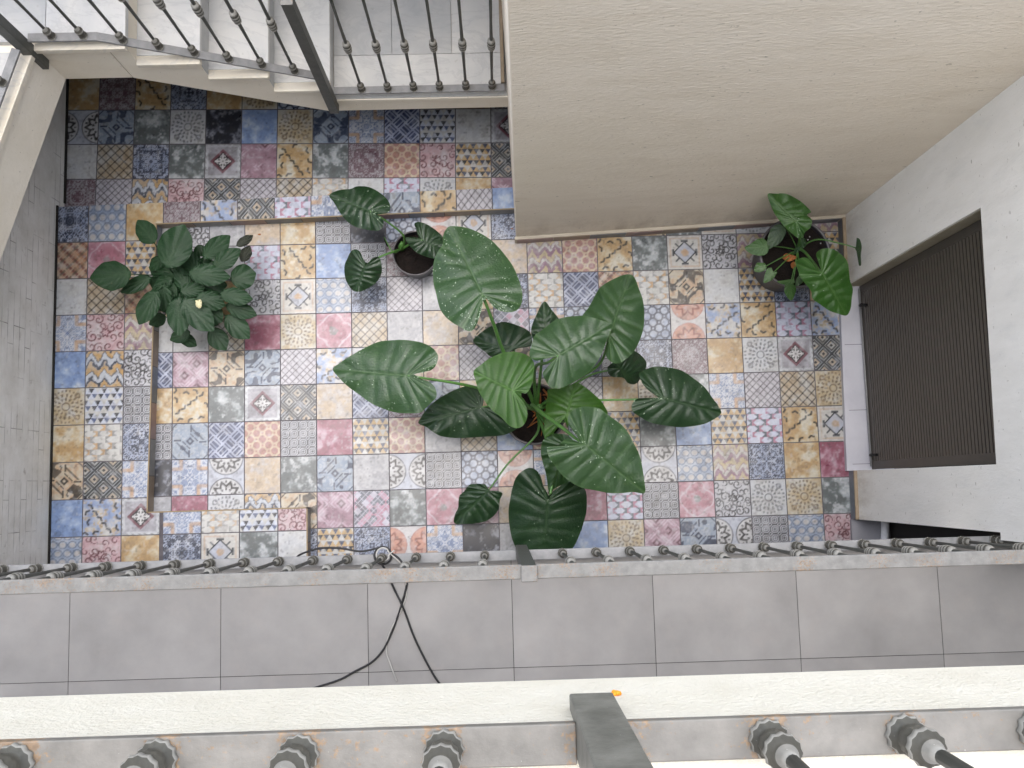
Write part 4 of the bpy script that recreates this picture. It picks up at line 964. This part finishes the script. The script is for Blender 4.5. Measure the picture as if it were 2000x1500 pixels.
for k in range(16):
    a = rng.uniform(0, 6.28); q = rng.uniform(.01, .06); c = at(1058+rng.uniform(-12,12), 795+rng.uniform(-45,25), .27); 
    mb.tube([(c[0],c[1],.26),(c[0]+q*math.cos(a),c[1]+q*math.sin(a),.29),(c[0]+1.9*q*math.cos(a),c[1]+1.9*q*math.sin(a),.265)], [.006,.004,.002], 6)
mb.build('dry_sheath', [M['dry']], pl)
mb = MB(); c = at(1052, 800, .27); mb.tube([(c[0],c[1],.22),(c[0],c[1]+.005,.30),(c[0]+.005,c[1]+.01,.36)], [.028,.024,.014], 12); mb.build('trunk', [M['stem']], pl)

# ---- small elephant ear, upper left
c = at(811, 494, .20); pl = empty('elephant_ear_plant', (float(c[0]), float(c[1]), 0), 'small elephant ear with three leaves in a half empty black pot below the stairs', 'plant')
pot(pl, (float(c[0]), float(c[1])), .125, .20, soil_d=.05)
b7 = (*px(7,(1010,890)), .17)
o = leaf(pl, 7, (600,405), (85,205), [(680,452),(760,442),(820,430),(862,380),(850,300),(790,220),(680,140),(570,95),(440,90),(350,125),(200,140),(85,205),(140,290),(200,390),(260,480),(340,560),(430,610),(550,640),(640,655),(720,650),(772,600),(770,520),(720,480)], .52, .44, 'leaf_dark', .7, ridge=.007)
stem(o, [(*px(7,(605,408)),.515),(*px(7,(780,512)),.46),(*px(7,(1010,690)),.34),(*px(7,(1040,800)),.25),b7], .004, .008); drops(o, 40, 7)
o = leaf(pl, 7, (540,1115), (425,1432), [(552,1062),(510,1000),(480,930),(420,893),(360,920),(320,1000),(285,1080),(277,1180),(300,1290),(350,1380),(400,1425),(480,1432),(580,1390),(680,1320),(735,1240),(757,1150),(735,1020),(690,990),(630,1010),(592,1060)], .34, .26, 'leaf_dark', .8, ridge=.008)
stem(o, [(*px(7,(545,1110)),.33),(*px(7,(720,995)),.31),(*px(7,(900,925)),.27),b7], .004, .008)
o = leaf(pl, 7, (1270,775), (1500,900), [(1222,735),(1190,640),(1170,570),(1220,545),(1320,570),(1430,640),(1520,720),(1546,770),(1525,850),(1485,930),(1430,1007),(1330,990),(1210,940),(1140,880),(1080,810),(1058,750),(1130,733),(1218,748)], .40, .36, 'leaf_dark', .4)
stem(o, [(*px(7,(1268,775)),.395),(*px(7,(1150,810)),.3),b7], .004, .008)
o = leaf(pl, 7, (780,730), (832,865), [(770,730),(795,760),(820,800),(836,866),(815,850),(795,800)], .20, .05, 'leaf_wilt', .3, rows=5, nper=32, veins=False, name='wilted_leaf')
stem(o, [(*px(7,(782,735)),.20),(*px(7,(900,930)),.215),b7], .003, .005)
mb = MB(); q = px(7,(1010,890)); c2 = at(q[0],q[1],.15); mb.tube([(c2[0],c2[1],.14),(c2[0],c2[1],.20),(c2[0]+.01,c2[1]+.01,.25)], [.018,.015,.008], 10); mb.build('trunk', [M['stem']], pl)

# ---- taro in the big black pot by the grey wall
c = at(1553, 494, .30); pl = empty('taro_plant', (float(c[0]), float(c[1]), 0), 'young bright green taro in the big black pot in the corner of the walls', 'plant')
pot(pl, (float(c[0]), float(c[1])), .192, .30, soil_d=.035)
b8 = (*px(8,(690,720)), .27)
def taro(*a, **k): return leaf(pl, 8, *a, **k)
o = taro((655,415), (343,113), [(725,605),(680,602),(600,540),(500,440),(420,330),(380,240),(343,113),(440,103),(560,110),(680,170),(760,230),(832,312),(765,322),(800,360),(842,410),(822,490),(762,540),(745,600)], .62, .60, 'leaf_fresh', .4); stem(o, [(*px(8,(660,430)),.61),(*px(8,(700,600)),.45),b8], .004, .009); drops(o, 14, 8)
o = taro((955,1000), (1230,1478), [(945,975),(920,880),(888,790),(930,740),(1010,720),(1100,740),(1170,790),(1240,870),(1260,980),(1270,1080),(1302,1180),(1290,1290),(1277,1400),(1230,1478),(1130,1457),(1030,1420),(930,1350),(850,1290),(830,1200),(760,1110),(710,1040),(680,960),(660,870),(740,825),(820,850),(890,945)], .62, .50, 'leaf_fresh', .3, wav=.01); stem(o, [(*px(8,(950,995)),.61),(*px(8,(860,880)),.53),(*px(8,(760,765)),.38),b8], .0045, .009); drops(o, 14, 9)
for (A_, T_, O_, z0, z1, mt) in (
  ((545,490),(330,722),[(552,480),(470,450),(390,490),(350,580),(330,722),(420,700),(490,650),(542,560)],.40,.36,'leaf_mid'),
  ((330,695),(83,716),[(330,640),(290,610),(220,620),(150,670),(83,716),(150,780),(230,802),(310,795),(352,740)],.38,.34,'leaf_fresh'),
  ((300,935),(188,965),[(312,890),(270,883),(220,890),(188,965),(230,992),(290,980),(332,937)],.33,.32,'leaf_fresh'),
  ((390,1010),(298,1108),[(388,938),(340,950),(310,1020),(298,1108),(380,1085),(430,1030),(447,985),(408,985)],.34,.32,'leaf_fresh'),
  ((600,1125),(612,1308),[(540,1130),(528,1200),(560,1270),(612,1308),(650,1240),(662,1160),(605,1112)],.32,.28,'leaf_fresh'),
  ((630,1085),(448,1096),[(640,1062),(530,1080),(448,1096),(540,1132),(640,1115)],.33,.33,'leaf_fresh'),
  ((700,1050),(660,1150),[(690,1030),(660,1080),(655,1150),(720,1120),(750,1070)],.31,.30,'leaf_mid')):
    o = taro(A_, T_, O_, z0, z1, mt, fold=.3, rows=8, nper=48, wav=.002, ridge=.001); stem(o, [(*px(8,A_),z0-.002),(*px(8,((A_[0]+690)/2,(A_[1]+720)/2)),.31),(*px(8,(680,740)),.265)], .002, .004)
o = taro((1335,715), (1385,905), [(1345,600),(1380,620),(1402,700),(1392,800),(1395,908),(1368,905),(1368,800),(1328,725),(1350,680)], .50, .36, 'leaf_mid', rows=8, nper=60, wav=.002, veins=False); stem(o, [(*px(8,(1335,715)),.50),(*px(8,(1180,672)),.47),(*px(8,(900,622)),.38),b8], .003, .005)
o = taro((740,640), (640,790), [(700,605),(760,610),(780,680),(730,730),(640,790),(650,720),(680,660)], .34, .29, 'leaf_mid', rows=8, nper=40, veins=False)
for outl in ([(505,830),(540,780),(600,790),(665,815),(640,850),(560,870)], [(600,900),(630,870),(665,890),(640,945),(610,940)]):
    a = np.mean(outl, axis=0); taro(tuple(a), outl[0], outl, .30, .28, 'dry', rows=4, nper=30, veins=False, name='dry_leaf')
mb = MB()
for (u, v) in ((815,590),(940,665),(795,625)):
    q = px(8,(u,v)); p = at(q[0],q[1],.272); mb.lathe([(.0005,-.003),(.004,0),(.0005,.004)], tuple(p), 8)
mb.build('perlite', [M['white_pl']], pl)

# ---- peace lily bush on the left
q = px(6,(980,700)); c = at(q[0], q[1], .22); pl = empty('peace_lily_plant', (float(c[0]), float(c[1]), 0), 'bushy dark peace lily with many oval leaves by the left ledge', 'plant')
pot(pl, (float(c[0]), float(c[1])), .11, .22)
LL = [((745,340),(570,105),100,.42),((880,590),(1050,150),170,.50),((505,655),(82,700),140,.46),((705,690),(400,850),75,.36),((1250,490),(1525,265),95,.40),((1350,600),(1630,400),90,.43),((1100,650),(1525,690),102,.48),((1530,720),(1790,650),125,.40),((1010,840),(1265,800),72,.42),((1420,860),(1758,920),82,.46),((1180,890),(1475,985),92,.43),((770,830),(585,1178),105,.46),((830,760),(830,1045),90,.40),((985,900),(1005,1295),118,.47),((1030,920),(1355,1245),122,.50),((1280,1000),(1440,1155),92,.36),((1480,980),(1800,1085),80,.36),((1480,1090),(1725,1322),100,.33),((1320,1220),(1485,1442),95,.28),((1110,1250),(905,1340),72,.24),((860,1090),(690,1180),65,.26),((830,480),(705,620),65,.34),((925,690),(735,840),62,.36),((1090,430),(1190,610),70,.32),((1000,1280),(1180,1400),60,.2),((1200,1090),(1400,1180),70,.3),((1190,360),(1240,480),60,.33)]
rg2 = random.Random(21)
for k in range(34):
    a_ = rg2.uniform(0, 6.283); c0 = (1050+rg2.uniform(-120,140), 760+rg2.uniform(-110,130)); L_ = rg2.uniform(220,330); LL.append((c0, (c0[0]+L_*math.cos(a_)*1.1, c0[1]+L_*math.sin(a_)), rg2.uniform(65,90), rg2.uniform(.24,.38)))
for k in range(22):
    a_ = k*2.39996; q_ = 60+200*math.sqrt(k/22); c0 = (1090+q_*.55*math.cos(a_), 780+q_*.55*math.sin(a_)); LL.append((c0, (c0[0]+290*math.cos(a_+.3), c0[1]+250*math.sin(a_+.3)), rg2.uniform(85,112), .30+.05*rg2.random()))
rng = random.Random(11)
def oval(A, T, hw, n=14):
    A = np.array(A, float); T = np.array(T, float); d = T-A; L = np.linalg.norm(d); ax = d/L; sd_ = np.array([-ax[1], ax[0]]); pts = []
    pr = [(0,.12),(.08,.5),(.2,.8),(.35,.97),(.5,1),(.65,.92),(.8,.68),(.92,.32)]
    for s, q in pr: pts.append(A+d*s+sd_*hw*q*rng.uniform(.93,1.05))
    pts.append(T)
    for s, q in pr[::-1]: pts.append(A+d*s-sd_*hw*q*rng.uniform(.93,1.05))
    return [tuple(p) for p in pts]
for A_, T_, hw, z in LL:
    zt = z-rng.uniform(.0,.04); hw *= 1.08; m = np.array(A_)*.93+np.array(T_)*.07
    o = leaf(pl, 6, tuple(m), T_, oval(A_, T_, hw), z, zt, 'leaf_lily', fold=rng.uniform(.15,.5), rows=14, nper=84, wav=.004, ridge=.0018)
    stem(o, [(*px(6,tuple(m)),z-.003),(*px(6,((A_[0]*.6+980*.4),(A_[1]*.6+690*.4))),z*.8),(*px(6,(980+rng.uniform(-50,50),690+rng.uniform(-40,40))),.20)], .0025, .0035, mat='leaf_lily')
for A_, T_, hw, z in (((1590,370),(1760,262),48,.32),((1640,530),(1730,370),62,.30)):
    leaf(pl, 6, A_, T_, oval(A_, T_, hw), z, z-.03, 'leaf_wilt', fold=1.5, rows=8, nper=60, veins=False, wav=.008, name='wilted_leaf')
o = leaf(pl, 6, (1195,965), (1215,1010), [(1165,930),(1225,925),(1230,990),(1205,1012),(1172,985)], .525, .52, 'petal_w', rows=4, nper=30, veins=False, name='flower')

# ------------------------------------------------------------------ cables and litter
def cable(name, pts, r, mat, label):
    W = [at(*p) for p in pts]; W = spline(W, 90); mb = MB(); mb.tube([tuple(p) for p in W], r, 8); o = mb.build(name, [M[mat]]); return tag(o, label, 'cable')
zf = WZ+.005
def ring(cu, cv, z, r, n, a0, a1):
    c = at(cu, cv, z); out = []
    for k in range(n):
        a = a0+(a1-a0)*k/(n-1); out.append((c[0]+r*math.cos(a), c[1]+r*math.sin(a), z+.004*k/n)); 
    return out
def cable_w(name, segs, r, mat, label):
    W = spline([tuple(p) for p in segs], 150); mb = MB(); mb.tube([tuple(p) for p in W], r, 8); return tag(mb.build(name, [M[mat]]), label, 'cable')
P_ = lambda u, v, z: tuple(at(u, v, z))
cable_w('cable', [P_(610,1345,zf), P_(662,1328,zf),P_(692,1312,zf),P_(725,1294,zf),P_(748,1270,zf),P_(765,1235,zf),P_(780,1195,zf),P_(789,1165,zf+.004),P_(795,1136,zf+.01),P_(790,1110,RB+.005),P_(780,1092,RB+.012)]+ring(748,1085,RB+.010,.034,12,.3,2*math.pi+1.6)+[P_(735,1071,RB+.02),P_(705,1077,RB+.012),P_(665,1071,RB+.01),P_(625,1071,RB+.006),P_(585,1084,RB-.02),P_(575,1100,RB-.1)], .0042, 'black', 'black cable curving left over the grey gallery floor and looped round a baluster')
cable_w('cable', [P_(870,1350,zf+.001), P_(848,1320,zf+.001),P_(826,1280,zf+.001),P_(808,1242,zf+.001),P_(794,1204,zf+.003),P_(783,1177,zf+.010),P_(772,1155,zf+.006),P_(762,1133,zf+.02),P_(752,1112,RB+.006),P_(742,1098,RB+.02)], .0042, 'black', 'black cable running right over the grey gallery floor, crossing the other')
cable_w('cable', [P_(775,1330,zf), P_(768,1312,zf),P_(760,1290,zf),P_(755,1275,zf),P_(756,1252,zf-.001),P_(766,1225,zf),P_(782,1195,zf),P_(793,1165,zf),P_(793,1140,zf+.008),P_(786,1105,RB+.004)]+ring(748,1083,RB+.024,.026,10,.2,2*math.pi)+[P_(770,1075,RB+.03)], .0027, 'white_cable', 'thin white cable winding beside the black ones on the grey gallery floor')
mb = MB(); c = (float(at_y(1204,1358,UF)[0]), UF, 0)
BZ = float(at_y(1204,1358,UF)[2])
for k in range(5):
    a = k*1.2; mb.lathe([(.0006,-.003),(.0028,-.001),(.003,.001),(.001,.003)], (c[0]+.0028*math.cos(a), c[1]+.002+.001*(k%2), BZ+.0028*math.sin(a)), 8)
tag(mb.build('fallen_blossom', [M['petal_o']]), 'tiny orange blossom stuck to the white slab edge beside the thick post', 'blossom')

def scrap(u, v, z, L, mat, label, seed):
    rng = random.Random(seed); c = at(u, v, z); mb = MB(); n = 9; top = []
    for k in range(n):
        a = 2*math.pi*k/n; r = L*(.5+.25*rng.random())*(1 if k%3 else .8); top.append((c[0]+r*1.5*math.cos(a), c[1]+r*.7*math.sin(a), z+.002+.004*rng.random()))
    bot = [(p[0], p[1], z+.0008) for p in top]
    mb.add(top+bot, [tuple(range(n)), tuple(range(n, 2*n))[::-1]]+[(k, n+k, n+(k+1)%n, (k+1)%n) for k in range(n)])
    tag(mb.build('leaf_scrap', [M[mat]]), label, 'leaf scrap')
scrap(507, 458, .001, .011, 'dry', 'small brown leaf scrap on the yellow tile between bush and stair step', 1)
scrap(1000, 447, .001, .007, 'dry', 'tiny brown leaf scrap on the pink tile by the beige wall corner', 2)
scrap(1006, 1052, .001, .010, 'dry', 'brown leaf scrap on the patio by the foot of the lower railing post', 3)
